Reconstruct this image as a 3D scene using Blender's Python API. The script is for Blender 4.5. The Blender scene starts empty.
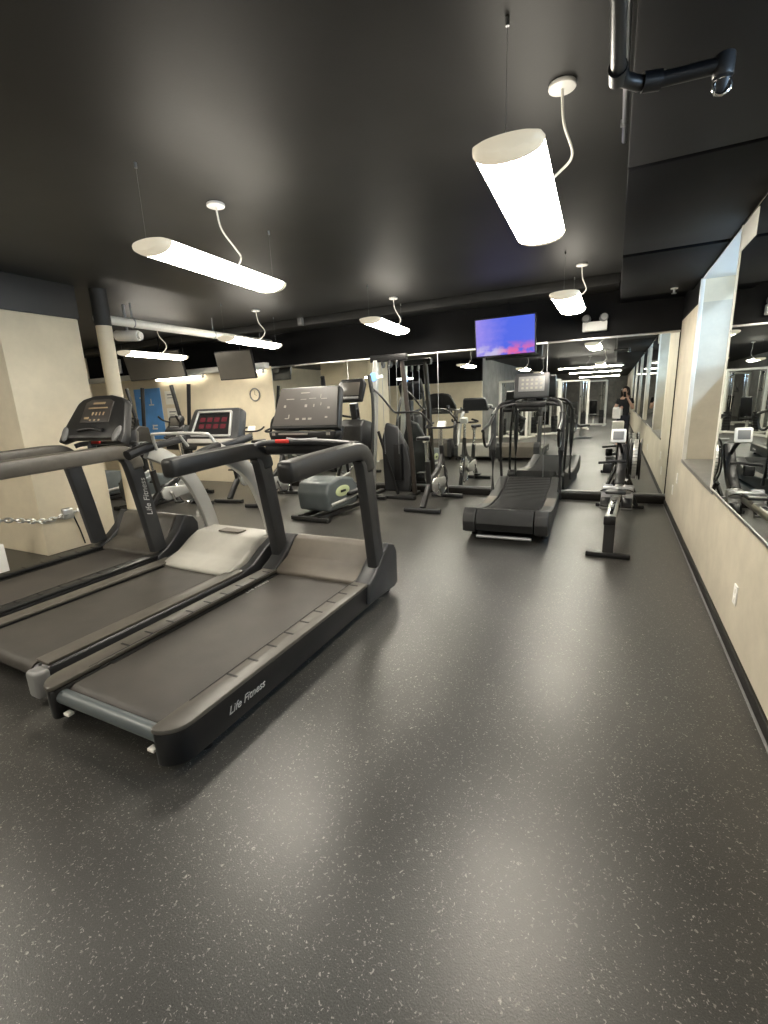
import bpy, bmesh, math, random
from mathutils import Vector, Matrix, Euler
random.seed(7)
PI = math.pi
SC = bpy.context.scene
COL = SC.collection
R = math.radians

# ------------------------------------------------------------------ materials
def mat(name, color, rough=0.5, metal=0.0, emit=None, estr=0.0, noise=0.0, nscale=8.0, bump=0.0, bscale=200.0, spec=0.5, coat=0.0):
    m = bpy.data.materials.new(name)
    m.use_nodes = True
    nt = m.node_tree
    b = nt.nodes['Principled BSDF']
    b.inputs['Base Color'].default_value = (*color, 1)
    b.inputs['Roughness'].default_value = rough
    b.inputs['Metallic'].default_value = metal
    b.inputs['Specular IOR Level'].default_value = spec
    if coat:
        b.inputs['Coat Weight'].default_value = coat
        b.inputs['Coat Roughness'].default_value = 0.15
    if emit:
        b.inputs['Emission Color'].default_value = (*emit, 1)
        b.inputs['Emission Strength'].default_value = estr
    tc = nt.nodes.new('ShaderNodeTexCoord')
    if noise:
        n = nt.nodes.new('ShaderNodeTexNoise'); n.inputs['Scale'].default_value = nscale; n.inputs['Detail'].default_value = 5
        r = nt.nodes.new('ShaderNodeValToRGB')
        lo = [max(0, c * (1 - noise)) for c in color]; hi = [min(1, c * (1 + noise)) for c in color]
        r.color_ramp.elements[0].position = 0.3; r.color_ramp.elements[1].position = 0.7
        r.color_ramp.elements[0].color = (*lo, 1); r.color_ramp.elements[1].color = (*hi, 1)
        nt.links.new(tc.outputs['Object'], n.inputs['Vector'])
        nt.links.new(n.outputs['Fac'], r.inputs['Fac']); nt.links.new(r.outputs['Color'], b.inputs['Base Color'])
    if bump:
        n2 = nt.nodes.new('ShaderNodeTexNoise'); n2.inputs['Scale'].default_value = bscale; n2.inputs['Detail'].default_value = 2
        bp = nt.nodes.new('ShaderNodeBump'); bp.inputs['Strength'].default_value = bump; bp.inputs['Distance'].default_value = 0.002
        nt.links.new(tc.outputs['Object'], n2.inputs['Vector'])
        nt.links.new(n2.outputs['Fac'], bp.inputs['Height']); nt.links.new(bp.outputs['Normal'], b.inputs['Normal'])
    return m

def floor_material():
    m = bpy.data.materials.new('speckled rubber'); m.use_nodes = True
    nt = m.node_tree; b = nt.nodes['Principled BSDF']; N = nt.nodes.new; Lk = nt.links.new
    tc = N('ShaderNodeTexCoord')
    warp = N('ShaderNodeTexNoise'); warp.inputs['Scale'].default_value = 55
    Lk(tc.outputs['Object'], warp.inputs['Vector'])
    mixv = N('ShaderNodeVectorMath'); mixv.operation = 'MULTIPLY_ADD'
    Lk(warp.outputs['Color'], mixv.inputs[0]); mixv.inputs[1].default_value = (.03, .03, 0); Lk(tc.outputs['Object'], mixv.inputs[2])
    facs = []
    for sc, th in ((95.0, .16), (190.0, .24)):
        v = N('ShaderNodeTexVoronoi'); v.inputs['Scale'].default_value = sc
        Lk(mixv.outputs['Vector'], v.inputs['Vector'])
        sep = N('ShaderNodeSeparateColor'); Lk(v.outputs['Color'], sep.inputs['Color'])
        # random flake size per cell; most cells have none
        thr = N('ShaderNodeMapRange'); thr.inputs['From Min'].default_value = .58; thr.inputs['From Max'].default_value = 1.0
        thr.inputs['To Min'].default_value = 0; thr.inputs['To Max'].default_value = th * 2
        Lk(sep.outputs['Red'], thr.inputs['Value'])
        lt = N('ShaderNodeMath'); lt.operation = 'LESS_THAN'
        Lk(v.outputs['Distance'], lt.inputs[0]); Lk(thr.outputs['Result'], lt.inputs[1])
        sh = N('ShaderNodeMath'); sh.operation = 'MULTIPLY'; Lk(lt.outputs[0], sh.inputs[0]); Lk(sep.outputs['Green'], sh.inputs[1])
        facs.append(sh)
    mx = N('ShaderNodeMath'); mx.operation = 'MAXIMUM'; Lk(facs[0].outputs[0], mx.inputs[0]); Lk(facs[1].outputs[0], mx.inputs[1])
    big = N('ShaderNodeTexNoise'); big.inputs['Scale'].default_value = 1.3; big.inputs['Detail'].default_value = 6
    Lk(tc.outputs['Object'], big.inputs['Vector'])
    base = N('ShaderNodeValToRGB')
    base.color_ramp.elements[0].position = .35; base.color_ramp.elements[0].color = (.030, .0285, .026, 1)
    base.color_ramp.elements[1].position = .7; base.color_ramp.elements[1].color = (.045, .043, .039, 1)
    Lk(big.outputs['Fac'], base.inputs['Fac'])
    mix = N('ShaderNodeMix'); mix.data_type = 'RGBA'
    gr = N('ShaderNodeTexNoise'); gr.inputs['Scale'].default_value = 240; gr.inputs['Detail'].default_value = 4; gr.inputs['Roughness'].default_value = .8
    Lk(tc.outputs['Object'], gr.inputs['Vector'])
    gm = N('ShaderNodeMapRange'); gm.inputs['From Min'].default_value = .3; gm.inputs['From Max'].default_value = .7; gm.inputs['To Min'].default_value = .45; gm.inputs['To Max'].default_value = 1.55
    Lk(gr.outputs['Fac'], gm.inputs['Value'])
    gv = N('ShaderNodeVectorMath'); gv.operation = 'SCALE'; Lk(base.outputs['Color'], gv.inputs[0]); Lk(gm.outputs['Result'], gv.inputs['Scale'])
    Lk(mx.outputs[0], mix.inputs['Factor']); Lk(gv.outputs['Vector'], mix.inputs['A']); mix.inputs['B'].default_value = (.24, .23, .205, 1)
    Lk(mix.outputs['Result'], b.inputs['Base Color'])
    rr = N('ShaderNodeMapRange'); rr.inputs['To Min'].default_value = .29; rr.inputs['To Max'].default_value = .43
    Lk(big.outputs['Fac'], rr.inputs['Value']); Lk(rr.outputs['Result'], b.inputs['Roughness'])
    fine = N('ShaderNodeTexNoise'); fine.inputs['Scale'].default_value = 190; fine.inputs['Detail'].default_value = 4
    Lk(tc.outputs['Object'], fine.inputs['Vector'])
    bp = N('ShaderNodeBump'); bp.inputs['Strength'].default_value = .28; bp.inputs['Distance'].default_value = .0025
    Lk(fine.outputs['Fac'], bp.inputs['Height']); Lk(bp.outputs['Normal'], b.inputs['Normal'])
    b.inputs['Specular IOR Level'].default_value = .55
    return m

def wall_material(name, c, stain=.1):
    m = bpy.data.materials.new(name); m.use_nodes = True
    nt = m.node_tree; b = nt.nodes['Principled BSDF']; N = nt.nodes.new; Lk = nt.links.new
    tc = N('ShaderNodeTexCoord')
    n = N('ShaderNodeTexNoise'); n.inputs['Scale'].default_value = 2.2; n.inputs['Detail'].default_value = 8; n.inputs['Roughness'].default_value = .65
    Lk(tc.outputs['Object'], n.inputs['Vector'])
    r = N('ShaderNodeValToRGB'); r.color_ramp.elements[0].position = .32; r.color_ramp.elements[1].position = .68
    r.color_ramp.elements[0].color = (*[x * (1 - stain) for x in c], 1); r.color_ramp.elements[1].color = (*[min(1, x * (1 + stain)) for x in c], 1)
    Lk(n.outputs['Fac'], r.inputs['Fac']); Lk(r.outputs['Color'], b.inputs['Base Color'])
    n2 = N('ShaderNodeTexNoise'); n2.inputs['Scale'].default_value = 90
    Lk(tc.outputs['Object'], n2.inputs['Vector'])
    bp = N('ShaderNodeBump'); bp.inputs['Strength'].default_value = .15; bp.inputs['Distance'].default_value = .002
    Lk(n2.outputs['Fac'], bp.inputs['Height']); Lk(bp.outputs['Normal'], b.inputs['Normal'])
    b.inputs['Roughness'].default_value = .55
    return m

def screen_material():
    m = bpy.data.materials.new('blue television picture'); m.use_nodes = True
    nt = m.node_tree; b = nt.nodes['Principled BSDF']; N = nt.nodes.new; Lk = nt.links.new
    tc = N('ShaderNodeTexCoord'); sep = N('ShaderNodeSeparateXYZ'); Lk(tc.outputs['Generated'], sep.inputs[0])
    n = N('ShaderNodeTexNoise'); n.inputs['Scale'].default_value = 7; n.inputs['Detail'].default_value = 4; Lk(tc.outputs['Generated'], n.inputs['Vector'])
    add = N('ShaderNodeMath'); add.operation = 'MULTIPLY_ADD'; Lk(n.outputs['Fac'], add.inputs[0]); add.inputs[1].default_value = .45; Lk(sep.outputs['X'], add.inputs[2])
    r = N('ShaderNodeValToRGB')
    r.color_ramp.elements[0].position = .2; r.color_ramp.elements[0].color = (.32, .25, .82, 1)
    r.color_ramp.elements[1].position = 1.05 / 1.4; r.color_ramp.elements[1].color = (.06, .12, .78, 1)
    Lk(add.outputs[0], r.inputs['Fac'])
    # pink and pale subjects in the lower part of the picture
    n2 = N('ShaderNodeTexNoise'); n2.inputs['Scale'].default_value = 5; n2.inputs['Detail'].default_value = 5; Lk(tc.outputs['Generated'], n2.inputs['Vector'])
    low = N('ShaderNodeMapRange'); low.inputs['From Min'].default_value = .38; low.inputs['From Max'].default_value = .1; Lk(sep.outputs['Z'], low.inputs['Value'])
    mul = N('ShaderNodeMath'); mul.operation = 'MULTIPLY'; Lk(low.outputs['Result'], mul.inputs[0])
    st = N('ShaderNodeMapRange'); st.inputs['From Min'].default_value = .42; st.inputs['From Max'].default_value = .55; Lk(n2.outputs['Fac'], st.inputs['Value'])
    Lk(st.outputs['Result'], mul.inputs[1])
    r2 = N('ShaderNodeValToRGB'); r2.color_ramp.elements[0].position = .35; r2.color_ramp.elements[0].color = (.55, .5, .75, 1)
    r2.color_ramp.elements[1].position = .6; r2.color_ramp.elements[1].color = (.75, .12, .35, 1); Lk(sep.outputs['X'], r2.inputs['Fac'])
    mx = N('ShaderNodeMix'); mx.data_type = 'RGBA'; Lk(mul.outputs[0], mx.inputs['Factor']); Lk(r.outputs['Color'], mx.inputs['A']); Lk(r2.outputs['Color'], mx.inputs['B'])
    b.inputs['Base Color'].default_value = (.01, .01, .01, 1); b.inputs['Roughness'].default_value = .3
    Lk(mx.outputs['Result'], b.inputs['Emission Color']); b.inputs['Emission Strength'].default_value = .66
    return m

def glass_material():
    m = bpy.data.materials.new('window glass'); m.use_nodes = True
    nt = m.node_tree; nt.nodes.remove(nt.nodes['Principled BSDF']); N = nt.nodes.new; Lk = nt.links.new
    t = N('ShaderNodeBsdfTransparent'); t.inputs[0].default_value = (.93, .97, 1, 1)
    g = N('ShaderNodeBsdfGlossy'); g.inputs['Roughness'].default_value = .05
    mx = N('ShaderNodeMixShader'); mx.inputs[0].default_value = .07; Lk(t.outputs[0], mx.inputs[1]); Lk(g.outputs[0], mx.inputs[2])
    Lk(mx.outputs[0], nt.nodes['Material Output'].inputs['Surface'])
    return m

M = dict(
    floor=floor_material(),
    cream=wall_material('cream wall paint', (.64, .565, .42), .09),
    creamlow=wall_material('worn beige wall and shaded pier paint', (.50, .455, .365), .14),
    greywall=wall_material('dull grey wall paint', (.19, .19, .18), .3),
    pale=wall_material('pale grey white paint', (.66, .66, .62), .03),
    ceil=mat('dark charcoal ceiling paint', (.021, .0208, .020), .52, spec=.42, noise=.25, nscale=1.5, bump=.1, bscale=60),
    blackwall=mat('black wall paint', (.006, .006, .0065), .62, spec=.10, noise=.2, nscale=3, bump=.1, bscale=60),
    soffit=mat('black soffit paint', (.0035, .0038, .005), .6, spec=.10, noise=.2, nscale=2),
    baseb=mat('black vinyl base', (.007, .006, .005), .5, spec=.2, noise=.2),
    sill=mat('grey stone sill', (.17, .165, .15), .4, noise=.15, nscale=20),
    mirror=mat('mirror silver', (.86, .89, .87), .0, 1.0),
    alu=mat('satin aluminium', (.62, .62, .60), .3, 1.0, noise=.05),
    chrome=mat('chrome', (.75, .75, .75), .12, 1.0, noise=.03),
    steel=mat('grey steel', (.36, .37, .38), .35, .8, noise=.05),
    white=mat('white enamel', (.78, .76, .70), .4, noise=.04),
    whitepl=mat('white plastic', (.78, .77, .74), .35, noise=.03),
    diffuser=mat('lit acrylic diffuser', (.8, .78, .7), .4, emit=(1.0, .925, .785), estr=40.0),
    lithousing=mat('glowing lamp housing', (.8, .78, .7), .4, emit=(1.0, .925, .785), estr=3.5),
    tube=mat('lit tube lamp', (.8, .78, .7), .4, emit=(1.0, .93, .78), estr=9.0),
    endcap=mat('frosted lamp end cap', (.62, .57, .45), .45, emit=(1.0, .88, .66), estr=.30, noise=.05),
    blackpl=mat('black plastic', (.006, .006, .0065), .38, spec=.38, noise=.15, nscale=30, bump=.1, bscale=400),
    darkpl=mat('charcoal plastic', (.014, .014, .014), .42, spec=.4, noise=.12, nscale=20, bump=.12, bscale=400),
    greypl=mat('dark grey metallic plastic', (.030, .031, .033), .36, .1, spec=.4, noise=.08),
    slate=mat('slate grey plastic', (.075, .088, .092), .4, noise=.08),
    midgrey=mat('mid grey plastic', (.16, .16, .16), .42, noise=.08),
    taupe=mat('dusty taupe plastic', (.105, .090, .073), .48, noise=.10, nscale=9),
    taupedeck=mat('taupe step deck', (.072, .065, .055), .42, noise=.12, nscale=20),
    beige=mat('pale beige plastic', (.36, .35, .315), .45, noise=.06),
    silverpl=mat('silver plastic', (.50, .50, .48), .32, .55, noise=.04),
    belt=mat('black running belt', (.042, .037, .032), .55, noise=.18, nscale=5, bump=.3, bscale=500),
    belt2=mat('brown black running belt', (.034, .030, .025), .6, noise=.2, nscale=6, bump=.3, bscale=500),
    rubber=mat('black rubber', (.008, .008, .008), .6, spec=.3, noise=.2, bump=.3, bscale=300),
    overlay=mat('console overlay', (.052, .046, .042), .35, noise=.08),
    button=mat('pale console marking', (.26, .24, .21), .4, noise=.05),
    redled=mat('red console display', (.02, .004, .005), .25, emit=(.45, .08, .10), estr=.16),
    amber=mat('amber console marking', (.40, .30, .18), .4, noise=.05),
    redmark=mat('red emblem', (.55, .03, .02), .4, noise=.05),
    bluemark=mat('blue lit emblem', (.05, .18, .5), .4, emit=(.25, .5, 1.0), estr=1.2),
    lamp=mat('white glare glow', (.8, .8, .8), .4, emit=(1, .97, .9), estr=8),  # glow for the imitated glare rays on the cable column badge
    logo=mat('white lettering', (.42, .42, .41), .4, noise=.03),
    green=mat('yellow green decal', (.42, .47, .27), .45, noise=.08),
    tvscreen=screen_material(),
    tvoff=mat('switched off screen', (.07, .064, .055), .28, noise=.1, nscale=3),
    poster=mat('blue poster', (.09, .30, .68), .5, noise=.15, nscale=3),
    paper=mat('white paper', (.75, .73, .66), .6, noise=.04),
    glass=glass_material(),
    skin=mat('skin', (.56, .34, .25), .5, noise=.06),
    hair=mat('dark brown hair', (.022, .014, .011), .45, noise=.3, nscale=40),
    cloth=mat('black cotton', (.014, .014, .016), .85, noise=.2, nscale=40),
    trousers=mat('dark navy cloth', (.020, .022, .032), .85, noise=.2, nscale=40),
    shoe=mat('dark shoe', (.03, .03, .03), .6, noise=.1),
    towel=mat('white towel', (.72, .69, .64), .9, noise=.08, nscale=60, bump=.5, bscale=300),
    pink=mat('dusty pink fabric', (.30, .15, .16), .85, noise=.2, nscale=12),
    rust=mat('brown painted steel', (.022, .016, .012), .45, .2, noise=.2),
)

# ------------------------------------------------------------------ mesh builder
def catmull(pts, k=6, closed=False):
    P = [Vector(p) for p in pts]
    if len(P) < 3: return P
    out = []
    n = len(P)
    for i in range(n - 1):
        p0 = P[max(0, i - 1)]; p1 = P[i]; p2 = P[i + 1]; p3 = P[min(n - 1, i + 2)]
        for j in range(k):
            t = j / k
            out.append(.5 * ((2 * p1) + (p2 - p0) * t + (2 * p0 - 5 * p1 + 4 * p2 - p3) * t * t + (3 * p1 - p0 - 3 * p2 + p3) * t ** 3))
    out.append(P[-1])
    return out

class MB:
    def __init__(self): self.bm = bmesh.new()
    def _merge(self, t, mx=None):
        if mx is not None: t.transform(mx)
        me = bpy.data.meshes.new('tmp'); t.to_mesh(me); t.free(); self.bm.from_mesh(me); bpy.data.meshes.remove(me)
        return self
    def box(self, c, s, rot=(0, 0, 0), bev=0, seg=2):
        t = bmesh.new(); bmesh.ops.create_cube(t, size=1)
        for v in t.verts: v.co = Vector((v.co.x * s[0], v.co.y * s[1], v.co.z * s[2]))
        if bev: bmesh.ops.bevel(t, geom=t.edges[:], offset=min(bev, min(s) * .49), segments=seg, affect='EDGES', profile=.5)
        return self._merge(t, Matrix.Translation(c) @ Euler(rot).to_matrix().to_4x4())
    def bb(self, x0, x1, y0, y1, z0, z1, bev=0, seg=2):
        return self.box(((x0 + x1) / 2, (y0 + y1) / 2, (z0 + z1) / 2), (abs(x1 - x0), abs(y1 - y0), abs(z1 - z0)), bev=bev, seg=seg)
    def prism(self, pts, axis, a0, a1, bev=0, seg=2):
        t = bmesh.new()
        def P(p, a): return {'x': (a, p[0], p[1]), 'y': (p[0], a, p[1]), 'z': (p[0], p[1], a)}[axis]
        va = [t.verts.new(P(p, a0)) for p in pts]; vb = [t.verts.new(P(p, a1)) for p in pts]
        t.faces.new(va); t.faces.new(vb[::-1]); n = len(pts)
        for i in range(n): t.faces.new((va[i], vb[i], vb[(i + 1) % n], va[(i + 1) % n]))
        bmesh.ops.recalc_face_normals(t, faces=t.faces[:])
        if bev: bmesh.ops.bevel(t, geom=t.edges[:], offset=bev, segments=seg, affect='EDGES', profile=.5)
        return self._merge(t)
    def sweep(self, path, prof, up=(0, 0, 1), scales=None):
        t = bmesh.new(); P = [Vector(p) for p in path]; n = len(P); rings = []
        up = Vector(up)
        for i, p in enumerate(P):
            d = (P[min(n - 1, i + 1)] - P[max(0, i - 1)]).normalized()
            s = d.cross(up)
            if s.length < 1e-4: s = d.cross(Vector((0, 1, 0.01)))
            s.normalize(); u = s.cross(d).normalized()
            k = scales[i] if scales else 1
            rings.append([t.verts.new(p + s * a * k + u * b * k) for a, b in prof])
        m = len(prof)
        for i in range(n - 1):
            for j in range(m): t.faces.new((rings[i][j], rings[i][(j + 1) % m], rings[i + 1][(j + 1) % m], rings[i + 1][j]))
        t.faces.new(rings[0][::-1]); t.faces.new(rings[-1])
        bmesh.ops.recalc_face_normals(t, faces=t.faces[:])
        return self._merge(t)
    def tube(self, path, r, n=10, k=0, scales=None):
        if k: path = catmull(path, k)
        if isinstance(r, (tuple, list)): rx, rz = r
        else: rx = rz = r
        return self.sweep(path, [(rx * math.cos(2 * PI * i / n), rz * math.sin(2 * PI * i / n)) for i in range(n)], scales=scales)
    def bar(self, path, w, h, bev=.01, k=0, up=(0, 0, 1), rnd=0):
        if k: path = catmull(path, k)
        sc = None
        if rnd:
            P = [Vector(p) for p in path]; d0 = (P[0] - P[1]).normalized(); d1 = (P[-1] - P[-2]).normalized()
            path = [P[0] + d0 * rnd, P[0] + d0 * rnd * .8, P[0] + d0 * rnd * .45] + P + [P[-1] + d1 * rnd * .45, P[-1] + d1 * rnd * .8, P[-1] + d1 * rnd]
            sc = [.45, .72, .92] + [1] * len(P) + [.92, .72, .45]
        b = min(bev, w * .45, h * .45); prof = []
        for sx, sz, a0 in ((1, 1, 0), (-1, 1, 90), (-1, -1, 180), (1, -1, 270)):
            for a in (0, 45, 90):
                A = R(a0 + a); prof.append((sx * (w / 2 - b) + b * math.cos(A), sz * (h / 2 - b) + b * math.sin(A)))
        return self.sweep(path, prof, up, sc)
    def cyl(self, p0, p1, r, r2=None, n=20, bev=0):
        p0 = Vector(p0); p1 = Vector(p1); d = p1 - p0; L = d.length; r2 = r if r2 is None else r2
        t = bmesh.new(); bmesh.ops.create_cone(t, cap_ends=True, segments=n, radius1=r, radius2=r2, depth=L)
        if bev:
            ed = [e for e in t.edges if abs(abs(e.verts[0].co.z) - L / 2) < 1e-5 and abs(e.verts[0].co.z - e.verts[1].co.z) < 1e-5]
            bmesh.ops.bevel(t, geom=ed, offset=bev, segments=2, affect='EDGES', profile=.5)
        q = Vector((0, 0, 1)).rotation_difference(d.normalized())
        return self._merge(t, Matrix.Translation((p0 + p1) / 2) @ q.to_matrix().to_4x4())
    def ball(self, c, r, u=16, v=10, rot=(0, 0, 0)):
        if not isinstance(r, (tuple, list)): r = (r, r, r)
        t = bmesh.new(); bmesh.ops.create_uvsphere(t, u_segments=u, v_segments=v, radius=1)
        return self._merge(t, Matrix.Translation(c) @ Euler(rot).to_matrix().to_4x4() @ Matrix.Diagonal((*r, 1)))
    def torus(self, c, R0, r, axis='x', n=32, m=8):
        t = bmesh.new(); rings = []
        for i in range(n):
            a = 2 * PI * i / n; ring = []
            for j in range(m):
                b = 2 * PI * j / m; q = R0 + r * math.cos(b); h = r * math.sin(b)
                ring.append(t.verts.new({'x': (h, q * math.cos(a), q * math.sin(a)), 'y': (q * math.cos(a), h, q * math.sin(a)), 'z': (q * math.cos(a), q * math.sin(a), h)}[axis]))
            rings.append(ring)
        for i in range(n):
            for j in range(m): t.faces.new((rings[i][j], rings[i][(j + 1) % m], rings[(i + 1) % n][(j + 1) % m], rings[(i + 1) % n][j]))
        bmesh.ops.recalc_face_normals(t, faces=t.faces[:])
        return self._merge(t, Matrix.Translation(c))
    def build(self, name, m, parent=None, ang=35, loc=None, rot=None):
        me = bpy.data.meshes.new(name); self.bm.to_mesh(me); self.bm.free()
        me.materials.append(M[m] if isinstance(m, str) else m)
        for p in me.polygons: p.use_smooth = True
        me.set_sharp_from_angle(angle=R(ang))
        o = bpy.data.objects.new(name, me); COL.objects.link(o)
        if parent: o.parent = parent
        if loc: o.location = loc
        if rot: o.rotation_euler = rot
        return o

def tag(o, label, cat, group=None, kind=None):
    o['label'] = label; o['category'] = cat
    if group: o['group'] = group
    if kind: o['kind'] = kind
    return o
def thing(name, label, cat, loc=(0, 0, 0), rz=0, group=None):
    o = bpy.data.objects.new(name, None); o.empty_display_size = .1; COL.objects.link(o)
    o.location = loc; o.rotation_euler = (0, 0, R(rz))
    return tag(o, label, cat, group)
def struct(name, mb, m, loc=None):
    o = mb.build(name, m, loc=loc); o['kind'] = 'structure'; return o
def dup(root, loc, rz=0, label=None, group=None):
    def cp(o, par):
        c = o.copy(); COL.objects.link(c)
        if par is not None: c.parent = par
        for ch in [x for x in KIDS.get(o.name, [])]: cp(ch, c)
        return c
    KIDS = {}
    for o in bpy.data.objects:
        if o.parent: KIDS.setdefault(o.parent.name, []).append(o)
    r = cp(root, None); r.location = loc; r.rotation_euler = (0, 0, R(rz))
    if label: r['label'] = label
    if group: r['group'] = group
    return r
def text_mesh(name, s, size, m, parent, loc, rot, shear=0.25, ext=.001, sx=1.0):
    cu = bpy.data.curves.new(name, 'FONT'); cu.body = s; cu.size = size; cu.shear = shear; cu.extrude = ext; cu.align_x = 'CENTER'; cu.align_y = 'CENTER'
    tmp = bpy.data.objects.new('tmp', cu); COL.objects.link(tmp)
    bpy.context.view_layer.update()
    me = bpy.data.meshes.new_from_object(tmp.evaluated_get(bpy.context.evaluated_depsgraph_get()))
    bpy.data.objects.remove(tmp); bpy.data.curves.remove(cu)
    me.name = name; me.materials.clear(); me.materials.append(M[m])
    o = bpy.data.objects.new(name, me); COL.objects.link(o); o.parent = parent; o.location = loc; o.rotation_euler = rot; o.scale = (sx, 1, 1)
    return o

# ------------------------------------------------------------------ setting
XR, XL, YB, YN, ZC = .70, -11.2, 7.2, -22.0, 2.9
struct('floor', MB().bb(XL, XR + .6, YN, YB + .2, -.1, 0), 'floor')
struct('ceiling', MB().bb(XL, XR + .6, YN, YB + .2, ZC, ZC + .1), 'ceil')
# back wall: black above the mirrors, cream to the left of them
struct('wall_back', MB().bb(-5.8, XR + .05, YB, YB + .2, 0, ZC).bb(XL, -5.8, YB, YB + .2, 2.24, ZC), 'blackwall')
struct('wall_back_left', MB().bb(XL, -5.8, YB, YB + .2, 0, 2.24), 'cream')
struct('trim_1', MB().bb(XL, -5.84, YB - .16, YB, 2.2, 2.3, bev=.01), 'pale')
struct('wall_left', MB().bb(XL - .1, XL, YN, YB + .2, 0, ZC), 'cream')
struct('wall_rear', MB().bb(XL, -4.4, -3.1, -3.0, 0, 2.1), 'cream')
struct('wall_rear_upper', MB().bb(XL, -4.4, -3.1, -3.0, 2.1, ZC), 'blackwall')
struct('wall_rear_side', MB().bb(-4.5, -4.4, YN, -3.1, 0, ZC), 'greywall')
struct('wall_far_end', MB().bb(-4.5, XR + .6, YN - .1, YN, 0, ZC), 'greywall')
# black ledge along the foot of the mirrors, thin bright edge on it
struct('baseboard_back', MB().bb(-5.8, XR, YB - .11, YB, 0, .10, bev=.008), 'baseb')
struct('trim_2', MB().bb(-5.8, XR, YB - .035, YB, .10, .125, bev=.003), 'steel')
# right wall with recessed window bays between flush mirrors
BAYS = [(4.05, 5.85), (.55, 2.15), (-2.95, -1.35), (-6.45, -4.85), (-9.95, -8.35)]
HEAD, SILL, DEP = 2.55, .765, .33
w = MB().bb(XR, XR + .12, YN, YB, .0, SILL)
struct('wall_right', w, 'creamlow')
up = MB().bb(XR, XR + .12, YN, YB, HEAD, ZC)
struct('wall_right_upper', up, 'blackwall')
piers = []; ys = YB
for y0, y1 in BAYS: piers.append((y1, ys)); ys = y0
piers.append((YN, ys))
w = MB()
for a, b in piers: w.bb(XR, XR + DEP + .12, a, b, SILL, 2.33 if b == YB else HEAD)
struct('wall_right_piers', w, 'creamlow')  # piers are cream too; the darker beige puts their weaker light into the colour
struct('trim_7', MB().bb(XR + .02, XR + DEP + .12, 5.85, YB, 2.33, HEAD), 'cream')
struct('trim_8', MB().bb(XR, XR + .02, 5.875, YB, 2.33, HEAD), 'blackwall')
w = MB(); g = MB(); h = MB()
for y0, y1 in BAYS:
    xo = XR + DEP
    w.bb(xo, xo + .12, y0, y1, SILL, 1.70)
    w.bb(xo, xo + .12, y0, y0 + .06, 1.70, HEAD); w.bb(xo, xo + .12, y1 - .06, y1, 1.70, HEAD)
    w.bb(XR + .003, xo + .12, y0, y1, HEAD - .008, HEAD + .1)
    g.bb(XR - .012, xo, y0, y1, SILL - .03, SILL + .006, bev=.004)
struct('wall_right_recess', w, 'pale')
struct('trim_3', g, 'sill')
struct('baseboard_right', MB().prism([(XR, 0), (XR - .016, 0), (XR - .016, .058), (XR - .010, .065), (XR, .065)], 'y', YN, YB - .11), 'baseb')
struct('trim_4', MB().bb(XR - .028, XR - .016, YN, YB - .11, 0, .008, bev=.003), 'midgrey')
for i, (y0, y1) in enumerate(BAYS):
    xo = XR + DEP
    f = MB(); a0, a1 = y0 + .06, y1 - .06
    for q0, q1 in ((a0, a0 + .04), (a1 - .04, a1), ((a0 + a1) / 2 - .02, (a0 + a1) / 2 + .02)): f.bb(xo + .03, xo + .09, q0, q1, 1.70, HEAD, bev=.004)
    f.bb(xo + .03, xo + .09, a0, a1, 1.70, 1.735, bev=.004); f.bb(xo + .03, xo + .09, a0, a1, HEAD - .04, HEAD, bev=.004)
    o = struct('window_%d' % (i + 1), f, 'white')
    p = MB().bb(xo + .055, xo + .062, a0 + .03, a1 - .03, 1.73, HEAD - .03).build('pane', 'glass', o)
# white corner beads on the bay edges
c = MB()
for y0, y1 in BAYS:
    c.bb(XR - .008, XR + .03, y1 - .014, y1 + .012, SILL, HEAD, bev=.003)
struct('trim_5', c, 'white')
# flush wall mirrors on the right wall
for i, (a, b) in enumerate([(2.2, 4.05), (-1.3, .5), (-4.8, -3.0), (-8.3, -6.5)]):
    t = thing('wall_mirror', ['frameless mirror on the right wall, between the bay nearest the corner and the camera',
        'frameless right wall mirror just behind the photographer, seen only by reflection',
        'frameless right wall mirror second behind the photographer, seen only by reflection',
        'frameless right wall mirror farthest behind the photographer, seen only by reflection'][i], 'mirror', (XR - .012, a, SILL + .02), 0, 'mirrors along the right wall')
    L = b - a; H = HEAD - SILL - .05
    MB().bb(-.006, .004, 0, L, 0, H).build('glass', 'mirror', t)
    MB().bb(-.012, .012, L, L + .016, 0, H, bev=.003).build('edge_trim', 'white', t)
    MB().bb(-.012, .012, 0, L, -.014, 0, bev=.002).build('bottom_channel', 'alu', t)
    if i == 0:
        MB().bb(-.010, .010, L - .38, L, H - .16, H - .01, bev=.002).build('corner_plate', 'pale', t)
# mirrors on the back wall
EDG = [.69, -.89, -2.52, -4.15, -5.78]
LB = ['frameless mirror panel on the back wall, next to the right corner behind the rowing machine',
      'back wall mirror panel behind the exercise bike, below the blue television',
      'back wall mirror panel behind the tall cable column',
      'back wall mirror panel at the left end beside the cream wall']
for i in range(4):
    x1, x0 = EDG[i], EDG[i + 1]
    t = thing('wall_mirror', LB[i], 'mirror', (x0, YB, .125), 0, 'mirrors along the back wall')
    MB().bb(.004, x1 - x0 - .004, -.02, -.004, 0, 2.07).build('glass', 'mirror', t)
    MB().bb(-.004, .004, -.022, -.004, 0, 2.07, bev=.001).build('edge_strip', 'steel', t)
    MB().bb(0, x1 - x0, -.03, 0, 2.07, 2.098, bev=.004).build('top_channel', 'alu', t)
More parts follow.
